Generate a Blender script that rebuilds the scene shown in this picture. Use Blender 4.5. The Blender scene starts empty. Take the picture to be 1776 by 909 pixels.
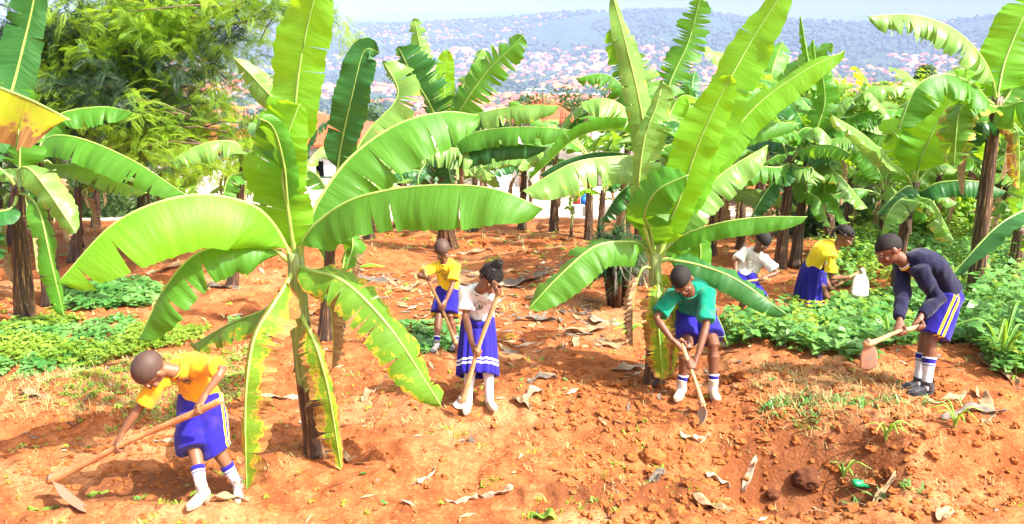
import bpy, math, random
import numpy as np
from mathutils import Vector, Matrix
from mathutils.bvhtree import BVHTree
R = math.radians
scene = bpy.context.scene
COL = scene.collection

# ------------------------------------------------------------------ camera
FPX = 1500.0; PITCH = math.atan(379.5/1500.0); CAMH = 3.15
cam_d = bpy.data.cameras.new('camera'); cam = bpy.data.objects.new('camera', cam_d); COL.objects.link(cam)
cam.location = (0, 0, CAMH); cam.rotation_euler = (math.pi/2 - PITCH, 0, 0)
cam_d.sensor_width = 36; cam_d.lens = 36*FPX/1776; cam_d.clip_start = .05; cam_d.clip_end = 30000
scene.camera = cam

# ------------------------------------------------------------------ world, sun, exposure
SUN_DIR = Vector((.80, -.42, 1.0)).normalized()      # towards the sun
SUN_EL = math.asin(SUN_DIR.z); SUN_AZ = math.atan2(SUN_DIR.x, SUN_DIR.y)
world = bpy.data.worlds.new("World"); scene.world = world; world.use_nodes = True
wn = world.node_tree; bg = wn.nodes['Background']
sky = wn.nodes.new('ShaderNodeTexSky'); sky.sky_type = 'NISHITA'; sky.sun_disc = False
sky.sun_elevation = SUN_EL; sky.sun_rotation = SUN_AZ; sky.air_density = 1.0; sky.dust_density = 6.0; sky.ozone_density = 1.0
hs_ = wn.nodes.new('ShaderNodeHueSaturation'); hs_.inputs['Saturation'].default_value = .5; hs_.inputs['Value'].default_value = 1.9   # hazy white tropical sky
wn.links.new(sky.outputs[0], hs_.inputs['Color']); wn.links.new(hs_.outputs[0], bg.inputs[0]); bg.inputs[1].default_value = .078
sun_d = bpy.data.lights.new('sun', 'SUN'); sun_d.energy = 4.4; sun_d.angle = R(.5); sun_d.color = (1, .96, .88)
sun = bpy.data.objects.new('sun', sun_d); COL.objects.link(sun)
sun.rotation_euler = SUN_DIR.to_track_quat('Z', 'Y').to_euler(); sun.location = (20, -10, 25)
scene.view_settings.view_transform = 'Standard'; scene.view_settings.look = 'None'
scene.view_settings.exposure = 1.38; scene.view_settings.gamma = 1
scene.view_settings.use_curve_mapping = False
scene.cycles.use_denoising = True
scene.cycles.max_bounces = 8; scene.cycles.transparent_max_bounces = 8
scene.cycles.volume_bounces = 2; scene.cycles.diffuse_bounces = 3; scene.cycles.glossy_bounces = 3
scene.cycles.transmission_bounces = 4; scene.cycles.caustics_reflective = False; scene.cycles.caustics_refractive = False

# ------------------------------------------------------------------ numbers
def P(px, py, y):
    """the world point at depth y seen at photo pixel (px, py)"""
    u = (px-888)/FPX; v = (454.5-py)/FPX
    c, s = math.cos(PITCH), math.sin(PITCH)
    d = Vector((u, c + v*s, -s + v*c))
    k = y/d.y
    return Vector((0, 0, CAMH)) + d*k
def slope(py):
    v = (454.5-py)/FPX; c, s = math.cos(PITCH), math.sin(PITCH)
    return (-s+v*c)/(c+v*s)

def _h(ix, iy, iz, seed):
    n = (ix.astype(np.int64)*374761393 + iy.astype(np.int64)*668265263 + iz.astype(np.int64)*2147483647 + seed*974634777) & 0xffffffff
    n = ((n ^ (n >> 13))*1274126177) & 0xffffffff
    n = (n ^ (n >> 16))
    return (n & 0xffff)/65535.0*2-1
def vn(x, y, z=0.0, seed=0):
    """value noise in -1..1, vectorised"""
    x = np.asarray(x, float); y = np.asarray(y, float); z = np.asarray(z, float)
    x, y, z = np.broadcast_arrays(x, y, z)
    ix, iy, iz = np.floor(x), np.floor(y), np.floor(z)
    fx, fy, fz = x-ix, y-iy, z-iz
    fx = fx*fx*(3-2*fx); fy = fy*fy*(3-2*fy); fz = fz*fz*(3-2*fz)
    r = 0
    for a in (0, 1):
        for b in (0, 1):
            for c in (0, 1):
                w = (fx if a else 1-fx)*(fy if b else 1-fy)*(fz if c else 1-fz)
                r = r + w*_h(ix+a, iy+b, iz+c, seed)
    return r
def ss(a, b, x):
    t = np.clip((x-a)/(b-a), 0, 1); return t*t*(3-2*t)

# crest of the hills: photo px of the ridge, as slope per direction
_cp = np.array([-900, 0, 335, 590, 740, 880, 1000, 1100, 1190, 1260, 1480, 1600, 1700, 1776, 2700], float)
_cy = np.array([70, 60, 56, 42, 42, 34, 21, 19, 20, 33, 42, 40, 24, 12, 30], float)
_cs = np.array([slope(v) for v in _cy])
_ca = (_cp-888)/FPX/.97
_gy = np.array([-20, -3, 0, 2, 3.5, 4.6, 5.2, 7.5, 10.5, 14, 18.5, 19.5, 22, 26, 34, 45, 60, 120, 300, 600, 900, 2600, 9500], float)
_gz = np.array([2.4, 1.9, 1.55, 1.05, .45, .06, 0, 0, -.14, -.35, -.62, -.75, -1.15, -1.7, -2.2, -3.6, -9, -24, -58, -88, -102, -108, -108], float)
def gz_np(x, y, fine=True):
    x = np.asarray(x, float); y = np.asarray(y, float)
    z = np.interp(y, _gy, _gz)
    near = 1-ss(17, 22, y)
    # raised ground on the right, the boy in navy stands on it; the dug pit in front of it
    z = z + .27*ss(1.55, 2.3, x-.10*(y-6.5))*ss(6.02, 6.34, y+.1*x-.2)*ss(9.4, 7.9, y)*near
    z = z - .40*np.exp(-(((x-2.2)/.62)**2+((y-5.95)/.42)**2)**2)
    z = z - .12*np.exp(-(((x-1.9)/.35)**2+((y-5.35)/.22)**2))
    z = z + .10*np.exp(-(((x-1.45)/.45)**2+((y-6.75)/.30)**2))          # heap dug by the boy in green
    z = z + .10*np.exp(-(((x+2.3)/.8)**2+((y-5.25)/.16)**2))             # ridge by the hoe at the left
    z = z + .09*np.exp(-(((x-1.05)/.7)**2+((y-8.4)/.4)**2)) + .12*np.exp(-(((x+.1)/1.6)**2+((y-12.2)/.5)**2))
    z = z + .30*np.exp(-(((x+3.2)/2.6)**2+((y-13.6)/.7)**2)) + .35*np.exp(-(((x-1.2)/1.3)**2+((y-13.2)/.9)**2))
    z = z + .22*np.exp(-(((x-6)/2.2)**2+((y-14)/1.2)**2))
    if fine:
        b = .07*vn(x*.8, y*.8, 0, 1) + .045*vn(x*2.3, y*2.3, 0, 2) + .022*vn(x*6, y*6, 0, 3)
        c = .013*vn(x*15, y*15, 0, 4)
        rg = vn(x*9, y*9, 0, 7); c = c + .034*np.clip(rg-.2, 0, 1) + .007*vn(x*32, y*32, 0, 41)
        z = z + near*(b + c*ss(14, 8, y)) 
        far = ss(40, 300, y)
        z = z + far*(3*vn(x/60, y/60, 0, 5) + 5*vn(x/240, y/240, 0, 6))
    a = x/np.maximum(y, 1)
    cs = np.interp(a, _ca, _cs)
    top = CAMH + 4600*cs
    up = ss(2700, 4600, y)*(1-.75*ss(4700, 6200, y))
    z = z + up*(top+108)*(1+.05*vn(a*30, y/900, 0, 8)*ss(4700, 3500, y))
    z = z + ss(6300, 8300, y)*(1-.3*ss(8400, 9300, y))*(108 + CAMH + 8300*slope(38) + 40*vn(a*9, 3, 0, 9))
    return z
def gz(x, y): return float(gz_np(np.array([x]), np.array([y]))[0])
def G(px, py):
    """ground point under photo pixel"""
    s = slope(py); u = P(px, py, 1.0); ys = np.arange(2.0, 40, .01)
    k = np.argmax(CAMH + s*ys <= gz_np(u.x*ys, ys)); y = float(ys[k])
    return Vector((u.x*y, y, gz(u.x*y, y)))

# ------------------------------------------------------------------ mesh + object helpers
class MB:
    def __init__(s): s.v = []; s.f = []; s.m = []; s.uv = []; s.n = 0
    def add(s, vs, fs, mi=0, uvs=None):
        b = len(s.v); s.v.extend(vs)
        for i, f in enumerate(fs):
            s.f.append(tuple(b+k for k in f)); s.m.append(mi if isinstance(mi, int) else mi[i])
        if uvs is None: uvs = [(0, 0)]*len(vs)
        s.uv.extend(uvs)
def build(name, mb, mats, parent=None, smooth=True, attrs=None):
    """link ONE mesh object; vertices come in world space, origin at the parent's base"""
    off = parent['_base'] if parent is not None and '_base' in parent else (0, 0, 0)
    if not isinstance(mats, (list, tuple)): mats = [mats]
    me = bpy.data.meshes.new(name)
    V = np.array(mb.v, dtype=np.float32).reshape(-1, 3) - np.array(off, dtype=np.float32)
    me.from_pydata(V.tolist(), [], mb.f)
    for m in mats: me.materials.append(m)
    if len(mats) > 1: me.polygons.foreach_set('material_index', mb.m)
    uvl = me.uv_layers.new(name='UVMap')
    li = np.empty(len(me.loops), dtype=np.int32); me.loops.foreach_get('vertex_index', li)
    uvl.data.foreach_set('uv', np.array(mb.uv, dtype=np.float32).reshape(-1, 2)[li].ravel())
    if attrs:
        for k, a in attrs.items():
            at = me.attributes.new(k, 'FLOAT', 'POINT'); at.data.foreach_set('value', np.asarray(a, dtype=np.float32))
    if smooth: me.polygons.foreach_set('use_smooth', [True]*len(me.polygons))
    me.update()
    o = bpy.data.objects.new(name, me); COL.objects.link(o)
    if parent is not None: o.parent = parent
    return o
def tag(o, label=None, cat=None, group=None, kind=None):
    if label: o['label'] = label
    if cat: o['category'] = cat
    if group: o['group'] = group
    if kind: o['kind'] = kind
    return o
def thing(name, loc, label, cat, group=None):
    o = bpy.data.objects.new(name, None); COL.objects.link(o); o.location = loc; o.empty_display_size = .1
    o['_base'] = tuple(loc)
    return tag(o, label, cat, group)
def lone(name, mb, mats, loc, label, cat, group=None, **k):
    """a thing that is one mesh, origin at its base"""
    class _P(dict): pass
    b = tuple(loc)
    mb.v = [(v[0]-b[0], v[1]-b[1], v[2]-b[2]) for v in mb.v]
    o = build(name, mb, mats, None, **k); o.location = b
    return tag(o, label, cat, group)

def frame(t, hint=Vector((0, 0, 1))):
    t = t.normalized()
    if abs(t.dot(hint.normalized())) > .97: hint = Vector((1, 0, 0)) if abs(t.x) < .8 else Vector((0, 1, 0))
    a = t.cross(hint).normalized(); return a, t.cross(a).normalized()
def tube(mb, pts, rad, n=10, mi=0, cap=True, rnd=False, hint=Vector((0, 0, 1)), sq=1.0, uvk=1.0):
    """tube through pts; rad per point; rnd = rounded ends; sq squashes second axis"""
    pts = [Vector(p) for p in pts]; rad = list(rad)
    if rnd:
        t0 = (pts[0]-pts[1]).normalized(); t1 = (pts[-1]-pts[-2]).normalized(); r0, r1 = rad[0], rad[-1]
        pts = [pts[0]+t0*r0*.95, pts[0]+t0*r0*.6] + pts + [pts[-1]+t1*r1*.6, pts[-1]+t1*r1*.95]
        rad = [r0*.3, r0*.8] + rad + [r1*.8, r1*.3]
    vs = []; uv = []; L = 0
    for i, p in enumerate(pts):
        if i: L += (p-pts[i-1]).length
        t = pts[min(i+1, len(pts)-1)] - pts[max(i-1, 0)]
        a, b = frame(t, hint)
        for k in range(n):
            th = 2*math.pi*k/n
            vs.append(tuple(p + a*(math.cos(th)*rad[i]) + b*(math.sin(th)*rad[i]*sq))); uv.append((k/n*uvk, L))
    fs = []
    for i in range(len(pts)-1):
        for k in range(n):
            fs.append((i*n+k, i*n+(k+1) % n, (i+1)*n+(k+1) % n, (i+1)*n+k))
    if cap:
        fs.append(tuple(range(n))[::-1]); fs.append(tuple((len(pts)-1)*n+k for k in range(n)))
    mb.add(vs, fs, mi, uv)
def ellip(mb, c, ax, r, nu=14, nv=9, mi=0):
    a, b, d = ax; vs = [tuple(c + d*r[2])]
    for j in range(1, nv):
        ph = math.pi*j/nv
        for k in range(nu):
            th = 2*math.pi*k/nu
            vs.append(tuple(c + a*(r[0]*math.sin(ph)*math.cos(th)) + b*(r[1]*math.sin(ph)*math.sin(th)) + d*(r[2]*math.cos(ph))))
    vs.append(tuple(c - d*r[2])); fs = []
    for k in range(nu): fs.append((0, 1+k, 1+(k+1) % nu))
    for j in range(nv-2):
        for k in range(nu):
            fs.append((1+j*nu+k, 1+(j+1)*nu+k, 1+(j+1)*nu+(k+1) % nu, 1+j*nu+(k+1) % nu))
    e = len(vs)-1
    for k in range(nu): fs.append((e, 1+(nv-2)*nu+(k+1) % nu, 1+(nv-2)*nu+k))
    mb.add(vs, fs, mi)
def box(mb, c, s, rz=0.0, mi=0):
    co, si = math.cos(rz), math.sin(rz); vs = []
    for dz in (-1, 1):
        for dx, dy in ((-1, -1), (1, -1), (1, 1), (-1, 1)):
            x, y = dx*s[0]/2, dy*s[1]/2
            vs.append((c[0]+x*co-y*si, c[1]+x*si+y*co, c[2]+dz*s[2]/2))
    mb.add(vs, [(3, 2, 1, 0), (4, 5, 6, 7), (0, 1, 5, 4), (1, 2, 6, 5), (2, 3, 7, 6), (3, 0, 4, 7)], mi)
def spline(pts, n):
    """Catmull-Rom through pts, about evenly spaced"""
    p = [Vector(q) for q in pts]
    if len(p) == 2: return [p[0].lerp(p[1], i/(n-1)) for i in range(n)]
    q = [p[0]*2-p[1]] + p + [p[-1]*2-p[-2]]
    out = []
    for i in range(1, len(q)-2):
        for k in range(16):
            t = k/16; a, b, c, d = q[i-1], q[i], q[i+1], q[i+2]
            out.append(.5*((2*b)+(c-a)*t+(2*a-5*b+4*c-d)*t*t+(3*b-a-3*c+d)*t**3))
    out.append(p[-1])
    L = [0]
    for i in range(1, len(out)): L.append(L[-1]+(out[i]-out[i-1]).length)
    res = []; j = 0
    for i in range(n):
        s = L[-1]*i/(n-1)
        while j < len(L)-2 and L[j+1] < s: j += 1
        k = (s-L[j])/max(L[j+1]-L[j], 1e-9)
        res.append(out[j].lerp(out[j+1], min(max(k, 0), 1)))
    return res

# ------------------------------------------------------------------ materials
class NT:
    def __init__(s, name):
        s.m = bpy.data.materials.new(name); s.m.use_nodes = True; s.t = s.m.node_tree
        s.b = s.t.nodes['Principled BSDF']; s.out = s.t.nodes['Material Output']
    def n(s, ty, **k):
        nd = s.t.nodes.new('ShaderNode'+ty)
        for a, v in k.items():
            if a.startswith('i_'):
                key = a[2:]; nd.inputs[int(key) if key.isdigit() else key.replace('_', ' ')].default_value = v
            else: setattr(nd, a, v)
        return nd
    def l(s, a, b): s.t.links.new(a, b)
    def noise(s, scale, detail=3, vec=None, rough=.55, dist=0):
        nd = s.n('TexNoise'); nd.inputs['Scale'].default_value = scale; nd.inputs['Detail'].default_value = detail
        nd.inputs['Roughness'].default_value = rough; nd.inputs['Distortion'].default_value = dist
        if vec is not None: s.l(vec, nd.inputs['Vector'])
        return nd.outputs['Fac']
    def ramp(s, fac, stops, interp='LINEAR'):
        nd = s.n('ValToRGB'); cr = nd.color_ramp; cr.interpolation = interp
        while len(cr.elements) < len(stops): cr.elements.new(.5)
        for e, (p, c) in zip(cr.elements, stops):
            e.position = p; e.color = (c, c, c, 1) if not hasattr(c, '__len__') else (*c, 1)
        s.l(fac, nd.inputs[0]); return nd.outputs[0]
    def mix(s, fac, a, b, mode='MIX'):
        nd = s.n('Mix', data_type='RGBA', blend_type=mode)
        for i, v in ((0, fac), (6, a), (7, b)):
            if hasattr(v, 'is_output'): s.l(v, nd.inputs[i])
            elif i == 0: nd.inputs[0].default_value = v
            else: nd.inputs[i].default_value = (*v, 1)
        return nd.outputs[2]
    def math(s, op, a, b=0.0, c=None):
        nd = s.n('Math', operation=op)
        for i, v in enumerate((a, b) if c is None else (a, b, c)):
            if hasattr(v, 'is_output'): s.l(v, nd.inputs[i])
            else: nd.inputs[i].default_value = v
        return nd.outputs[0]
    def pos(s): return s.n('NewGeometry').outputs['Position']
    def obj(s): return s.n('TexCoord').outputs['Object']
    def scale(s, vec, sc):
        nd = s.n('Mapping'); nd.inputs['Scale'].default_value = sc; s.l(vec, nd.inputs['Vector']); return nd.outputs[0]
    def bump(s, h, strength=.4, dist=.01):
        nd = s.n('Bump'); nd.inputs['Strength'].default_value = strength; nd.inputs['Distance'].default_value = dist
        s.l(h, nd.inputs['Height']); s.l(nd.outputs[0], s.b.inputs['Normal']); return nd.outputs[0]
    def col(s, c):
        if hasattr(c, 'is_output'): s.l(c, s.b.inputs['Base Color'])
        else: s.b.inputs['Base Color'].default_value = (*c, 1)
    def rough(s, v): s.b.inputs['Roughness'].default_value = v
    def spec(s, v): s.b.inputs['Specular IOR Level'].default_value = v

def simple(name, c, rough=.8, var=.25, sc=6, spec=.3, bump=.0, bsc=60, c2=None):
    t = NT(name); o = t.obj(); f = t.noise(sc, 4, o)
    lo = tuple(x*(1-var) for x in c) if c2 is None else c2
    t.col(t.ramp(f, [(.3, lo), (.7, c)])); t.rough(rough); t.spec(spec)
    if bump: t.bump(t.noise(bsc, 3, o), bump, .004)
    return t.m

def leaf_mat(name, top1, top2, under, trans, burn=0.0, tfac=.38, rough=.42):
    t = NT(name); uv = t.n('UVMap').outputs[0]
    sp = t.n('SeparateXYZ'); t.l(uv, sp.inputs[0]); U, V = sp.outputs[0], sp.outputs[1]
    au = t.math('ABSOLUTE', U)
    # fine parallel veins running out from the midrib
    vv = t.math('ADD', V, t.math('MULTIPLY', au, .06))
    cb = t.n('CombineXYZ'); t.l(t.math('MULTIPLY', vv, 30), cb.inputs[1]); t.l(t.math('MULTIPLY', au, .7), cb.inputs[0])
    vein = t.noise(1.0, 3, cb.outputs[0], .7)
    cb2 = t.n('CombineXYZ'); t.l(t.math('MULTIPLY', vv, 6), cb2.inputs[1]); t.l(t.math('MULTIPLY', au, .6), cb2.inputs[0])
    broad = t.noise(1.0, 2, cb2.outputs[0])
    base = t.ramp(t.math('ADD', t.math('MULTIPLY', vein, .45), t.math('MULTIPLY', broad, .55)), [(.36, top1), (.62, top2)])
    mid = t.math('LESS_THAN', au, .022)
    base = t.mix(mid, base, (.34, .48, .09))
    bf = t.n('NewGeometry').outputs['Backfacing']
    col = t.mix(bf, base, t.mix(t.math('MULTIPLY', vein, .5), under, tuple(c*.8 for c in under)))
    tc = t.mix(t.ramp(broad, [(.35, 0.0), (.65, 1.0)]), trans, tuple(c*.6 for c in trans))
    if burn:
        cb3 = t.n('CombineXYZ'); t.l(t.math('MULTIPLY', vv, 5.5), cb3.inputs[1]); t.l(t.math('MULTIPLY', U, 1.6), cb3.inputs[0])
        nb = t.noise(1.6, 5, cb3.outputs[0], .68)
        e = t.math('ADD', nb, t.math('MULTIPLY', t.math('POWER', au, 1.6), .33*burn))
        yl = t.math('MULTIPLY', t.math('SUBTRACT', e, .66-.06*burn), 14); 
        br = t.math('MULTIPLY', t.math('SUBTRACT', e, .735-.05*burn), 22)
        yl = t.n('Clamp', i_0=0).outputs[0] if False else t.math('MINIMUM', t.math('MAXIMUM', yl, 0.0), 1.0)
        br = t.math('MINIMUM', t.math('MAXIMUM', br, 0.0), 1.0)
        brc = t.ramp(vein, [(.35, (.26, .10, .03)), (.65, (.66, .36, .12))])
        col = t.mix(br, t.mix(yl, col, (.62, .50, .04)), brc); tc = t.mix(br, t.mix(yl, tc, (.7, .5, .04)), (.35, .13, .03))
    bl_ = t.noise(2.2, 4, t.obj(), .6); col = t.mix(t.ramp(bl_, [(.35, .30), (.55, 0.0)]), col, tuple(c*.5 for c in top1)); sk = t.noise(38, 2, t.obj()); col = t.mix(t.ramp(sk, [(.70, 0.0), (.76, .6)]), col, (.30, .22, .06))
    t.col(col); t.rough(rough); t.spec(.32)
    b = t.bump(t.math('ADD', vein, t.math('MULTIPLY', broad, 1.5)), .6, .009)
    tr = t.n('BsdfTranslucent'); t.l(tc, tr.inputs[0]); t.l(b, tr.inputs['Normal'])
    ms = t.n('MixShader'); ms.inputs[0].default_value = tfac
    t.l(t.b.outputs[0], ms.inputs[1]); t.l(tr.outputs[0], ms.inputs[2]); t.l(ms.outputs[0], t.out.inputs[0])
    return t.m
def foliage_mat(name, a, b, trans, tf=.4, rough=.5, sc=3.0, patch=None):
    t = NT(name); p = t.pos(); f = t.noise(sc, 3, p)
    c = t.ramp(f, [(.35, a), (.65, b)])
    if patch: c = t.mix(t.ramp(t.noise(patch[1], 2, p), [(.56, 0.0), (.62, 1.0)]), c, patch[0])
    t.col(c); t.rough(rough); t.spec(.35)
    tr = t.n('BsdfTranslucent'); tr.inputs[0].default_value = (*trans, 1)
    ms = t.n('MixShader'); ms.inputs[0].default_value = tf
    t.l(t.b.outputs[0], ms.inputs[1]); t.l(tr.outputs[0], ms.inputs[2]); t.l(ms.outputs[0], t.out.inputs[0])
    return t.m

M = {}
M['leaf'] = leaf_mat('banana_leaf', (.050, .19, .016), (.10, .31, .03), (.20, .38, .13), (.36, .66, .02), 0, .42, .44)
M['leaf_bright'] = leaf_mat('banana_leaf_painted_glow', (.10, .33, .015), (.20, .50, .03), (.24, .46, .10), (.60, .92, .015), 0, .5, .45)  # backlit glow of upright leaves is raised into these colours
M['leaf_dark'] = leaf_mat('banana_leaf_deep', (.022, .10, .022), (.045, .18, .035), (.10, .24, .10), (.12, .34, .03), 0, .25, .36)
M['leaf_burn'] = leaf_mat('banana_leaf_scorched', (.075, .23, .018), (.15, .36, .03), (.22, .38, .11), (.42, .62, .02), .55, .42, .42)
M['leaf_burn2'] = leaf_mat('banana_leaf_browned', (.10, .26, .018), (.20, .40, .03), (.24, .38, .10), (.55, .66, .02), 1.25, .42, .45)
M['leaf_pale'] = leaf_mat('banana_leaf_pale', (.13, .30, .05), (.24, .44, .10), (.30, .46, .20), (.40, .62, .07), .25, .36, .33)
def dry_mat(name, a, b):
    t = NT(name); o = t.obj(); w = t.noise(3, 5, t.scale(o, (4, 4, 12)), .6)
    t.col(t.ramp(w, [(.3, a), (.7, b)])); t.rough(.8); t.bump(w, .5, .01)
    tr = t.n('BsdfTranslucent'); tr.inputs[0].default_value = (*b, 1)
    ms = t.n('MixShader'); ms.inputs[0].default_value = .2
    t.l(t.b.outputs[0], ms.inputs[1]); t.l(tr.outputs[0], ms.inputs[2]); t.l(ms.outputs[0], t.out.inputs[0])
    return t.m
M['dry'] = dry_mat('dry_banana_leaf', (.22, .12, .06), (.52, .36, .20))
M['dry_pale'] = dry_mat('bleached_dry_leaf', (.34, .23, .15), (.58, .45, .32))
M['dry_grey'] = dry_mat('old_grey_litter', (.09, .07, .055), (.30, .24, .19))
def stem_mat(name, brown, gr=1.6):
    t = NT(name); uv = t.n('UVMap').outputs[0]
    sp = t.n('SeparateXYZ'); t.l(uv, sp.inputs[0]); U, V = sp.outputs[0], sp.outputs[1]
    cb = t.n('CombineXYZ'); t.l(t.math('MULTIPLY', t.math('ABSOLUTE', t.math('SUBTRACT', U, .5)), 14), cb.inputs[0]); t.l(t.math('MULTIPLY', V, 1.5), cb.inputs[1])
    st = t.noise(1.4, 6, cb.outputs[0], .72)
    cb2 = t.n('CombineXYZ'); t.l(t.math('MULTIPLY', t.math('ABSOLUTE', t.math('SUBTRACT', U, .5)), 4), cb2.inputs[0]); t.l(t.math('MULTIPLY', V, 4), cb2.inputs[1])
    bl = t.noise(1.0, 4, cb2.outputs[0], .6)
    dark = t.ramp(st, [(.34, (.012, .009, .008)), (.50, (.045, .024, .016)), (.57, (.20, .095, .04)), (.63, (.48, .31, .14)), (.8, (.55, .46, .25))])
    grn = t.ramp(st, [(.35, (.11, .16, .05)), (.65, (.33, .42, .13))])
    at = t.n('Attribute', attribute_name='top').outputs['Fac']
    k = t.math('ADD', t.math('MULTIPLY', at, gr), t.math('MULTIPLY', t.math('SUBTRACT', bl, .5), 1.9))
    t.col(t.mix(t.ramp(k, [(brown, 0.0), (min(brown+.12, 1), 1.0)]), dark, grn)); t.rough(.55); t.bump(st, .6, .012)
    return t.m
M['leaf_yellow'] = leaf_mat('banana_leaf_yellowed', (.34, .50, .02), (.60, .62, .03), (.45, .5, .1), (.85, .75, .02), 1.3, .42, .5)
M['stem'] = stem_mat('banana_pseudostem', .55)
M['stem_dark'] = stem_mat('old_pseudostem', .88, .75)
M['petiole'] = simple('petiole_green', (.34, .50, .10), .45, .3, 9, .5)
# soil
def soil_mat():
    t = NT('red_soil'); p = t.pos()
    n1 = t.noise(.55, 3, p); n2 = t.noise(4.5, 5, p, .65); n3 = t.noise(38, 4, p, .6)
    base = t.ramp(n2, [(.30, (.16, .042, .014)), (.5, (.31, .092, .028)), (.72, (.46, .165, .058))])
    dry = t.ramp(n2, [(.3, (.38, .15, .06)), (.7, (.55, .29, .14))])
    c = t.mix(t.ramp(n1, [(.50, 0.0), (.66, .75)]), base, dry)
    c = t.mix(t.ramp(n3, [(.34, .55), (.48, 0.0)]), c, (.16, .05, .02))
    c = t.mix(t.ramp(n3, [(.60, 0.0), (.72, .45)]), c, (.74, .42, .22))
    sp = t.n('SeparateXYZ'); t.l(p, sp.inputs[0]); X, Y = sp.outputs[0], sp.outputs[1]
    # damp dug soil by pit and hoes; its dark tone also paints bank shade
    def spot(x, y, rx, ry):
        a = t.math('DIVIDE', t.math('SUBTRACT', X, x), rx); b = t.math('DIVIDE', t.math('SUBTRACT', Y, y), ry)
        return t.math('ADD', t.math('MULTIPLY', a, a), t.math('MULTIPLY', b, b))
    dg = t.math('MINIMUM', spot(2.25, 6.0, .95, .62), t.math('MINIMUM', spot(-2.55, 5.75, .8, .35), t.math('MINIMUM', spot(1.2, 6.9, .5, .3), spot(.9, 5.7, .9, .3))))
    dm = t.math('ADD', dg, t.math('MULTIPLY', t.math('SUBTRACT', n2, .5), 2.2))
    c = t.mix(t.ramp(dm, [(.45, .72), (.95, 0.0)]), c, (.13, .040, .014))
    # pale building ground past the field, then grass and the valley
    yy = t.math('ADD', Y, t.math('MULTIPLY', n1, 2.0))
    site = t.math('MULTIPLY', t.ramp(t.math('DIVIDE', yy, 60), [(.335, 0.0), (.345, 1.0)]), t.ramp(t.math('DIVIDE', t.math('ADD', X, 40), 80), [(.56, 1.0), (.60, 0.0)]))
    c = t.mix(site, c, t.ramp(n2, [(.3, (.50, .38, .30)), (.7, (.78, .70, .62))]))
    v1 = t.noise(.012, 5, p, .6); v2 = t.noise(.07, 4, p, .6)
    val = t.ramp(v2, [(.3, (.012, .035, .02)), (.55, (.025, .06, .028)), (.66, (.10, .15, .06)), (.75, (.42, .20, .11))])
    val = t.mix(t.ramp(v1, [(.62, 0.0), (.70, .6)]), val, (.13, .20, .07))
    far = t.ramp(t.math('DIVIDE', Y, 100), [(.36, 0.0), (.42, 1.0)])
    c = t.mix(far, c, val)
    t.col(c); t.rough(.95); t.spec(.12)
    h = t.math('ADD', t.math('MULTIPLY', n3, .5), n2)
    t.bump(h, .75, .035)
    return t.m
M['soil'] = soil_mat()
M['clod'] = simple('soil_clod', (.38, .125, .036), .95, .45, 14, .1, .8, 50)
M['clod_dark'] = simple('dark_damp_clod', (.13, .045, .022), .95, .4, 14, .1, .8, 50)
M['wood'] = simple('hoe_wood', (.58, .36, .18), .6, .5, 14, .3, .6, 40, c2=(.34, .17, .075))
M['wood_orange'] = simple('hoe_wood_soiled', (.58, .29, .12), .6, .5, 12, .3, .6, 40, c2=(.36, .13, .045))
M['steel'] = simple('soiled_steel', (.38, .16, .075), .6, .5, 9, .4, .5, 30, c2=(.20, .15, .12))
M['steel_pale'] = simple('worn_grey_steel', (.46, .45, .43), .4, .3, 14, .6, .3, 30, c2=(.42, .33, .27))
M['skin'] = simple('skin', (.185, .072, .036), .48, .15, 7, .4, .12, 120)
M['skin_light'] = simple('skin_paler', (.25, .105, .052), .48, .15, 7, .4, .12, 120)  # paler brown skin tone of some children
M['hair'] = simple('hair_black', (.018, .013, .012), .75, .3, 40, .3, .9, 160)
M['hair_shaved'] = simple('hair_shaved', (.085, .046, .034), .6, .25, 25, .35, .25, 300)
M['eye_white'] = simple('eye_white', (.75, .72, .68), .3, .05, 5, .5)
M['eye_dark'] = simple('eye_dark', (.01, .007, .005), .2, .1, 5, .6)
M['lip'] = simple('lip', (.20, .07, .055), .5, .1, 8)
def cloth(name, c, stripe=None, rough=.85, dirt=0.0, var=.12):
    """stripe = (attribute, [(lo, hi)], colour, side attribute or None)"""
    t = NT(name); o = t.obj(); f = t.noise(5, 4, o); w = t.noise(240, 2, o)
    col = t.ramp(f, [(.3, tuple(x*(1-var) for x in c)), (.7, c)])
    if dirt: col = t.mix(t.ramp(t.noise(7, 4, o, .6), [(.52, 0.0), (.75, dirt)]), col, (.52, .24, .11))
    for s in (stripe or []):
        a = t.n('Attribute', attribute_name=s[0]).outputs['Fac']
        for lo, hi in s[1]:
            k = t.math('MULTIPLY', t.math('GREATER_THAN', a, lo), t.math('LESS_THAN', a, hi))
            if len(s) > 3 and s[3]:
                sd = t.n('Attribute', attribute_name=s[3]).outputs['Fac']; k = t.math('MULTIPLY', k, t.math('GREATER_THAN', sd, .0))
            col = t.mix(k, col, s[2])
    t.col(col); t.rough(rough); t.spec(.2); t.b.inputs['Sheen Weight'].default_value = .15
    t.bump(t.math('ADD', w, t.math('MULTIPLY', t.noise(14, 3, o), 3)), .25, .006)
    return t.m
YEL = (.90, .60, .02); BLU = (.014, .008, .24)
M['shirt_amber'] = cloth('amber_yellow_cotton', (.88, .42, .01), dirt=.28)
M['shirt_yellow'] = cloth('bright_yellow_cotton', (.88, .62, .02), dirt=.2)
M['shirt_white'] = cloth('white_cotton', (.82, .80, .80), dirt=.25)
M['shirt_cream'] = cloth('cream_cotton', (.84, .82, .74))
M['shirt_teal'] = cloth('teal_cotton', (.0, .25, .145), dirt=.12)
M['navy'] = cloth('navy_knit', (.007, .007, .034))
M['white_trim'] = cloth('white_trim', (.8, .8, .78)); M['yellow_trim'] = cloth('yellow_trim', YEL)
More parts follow.
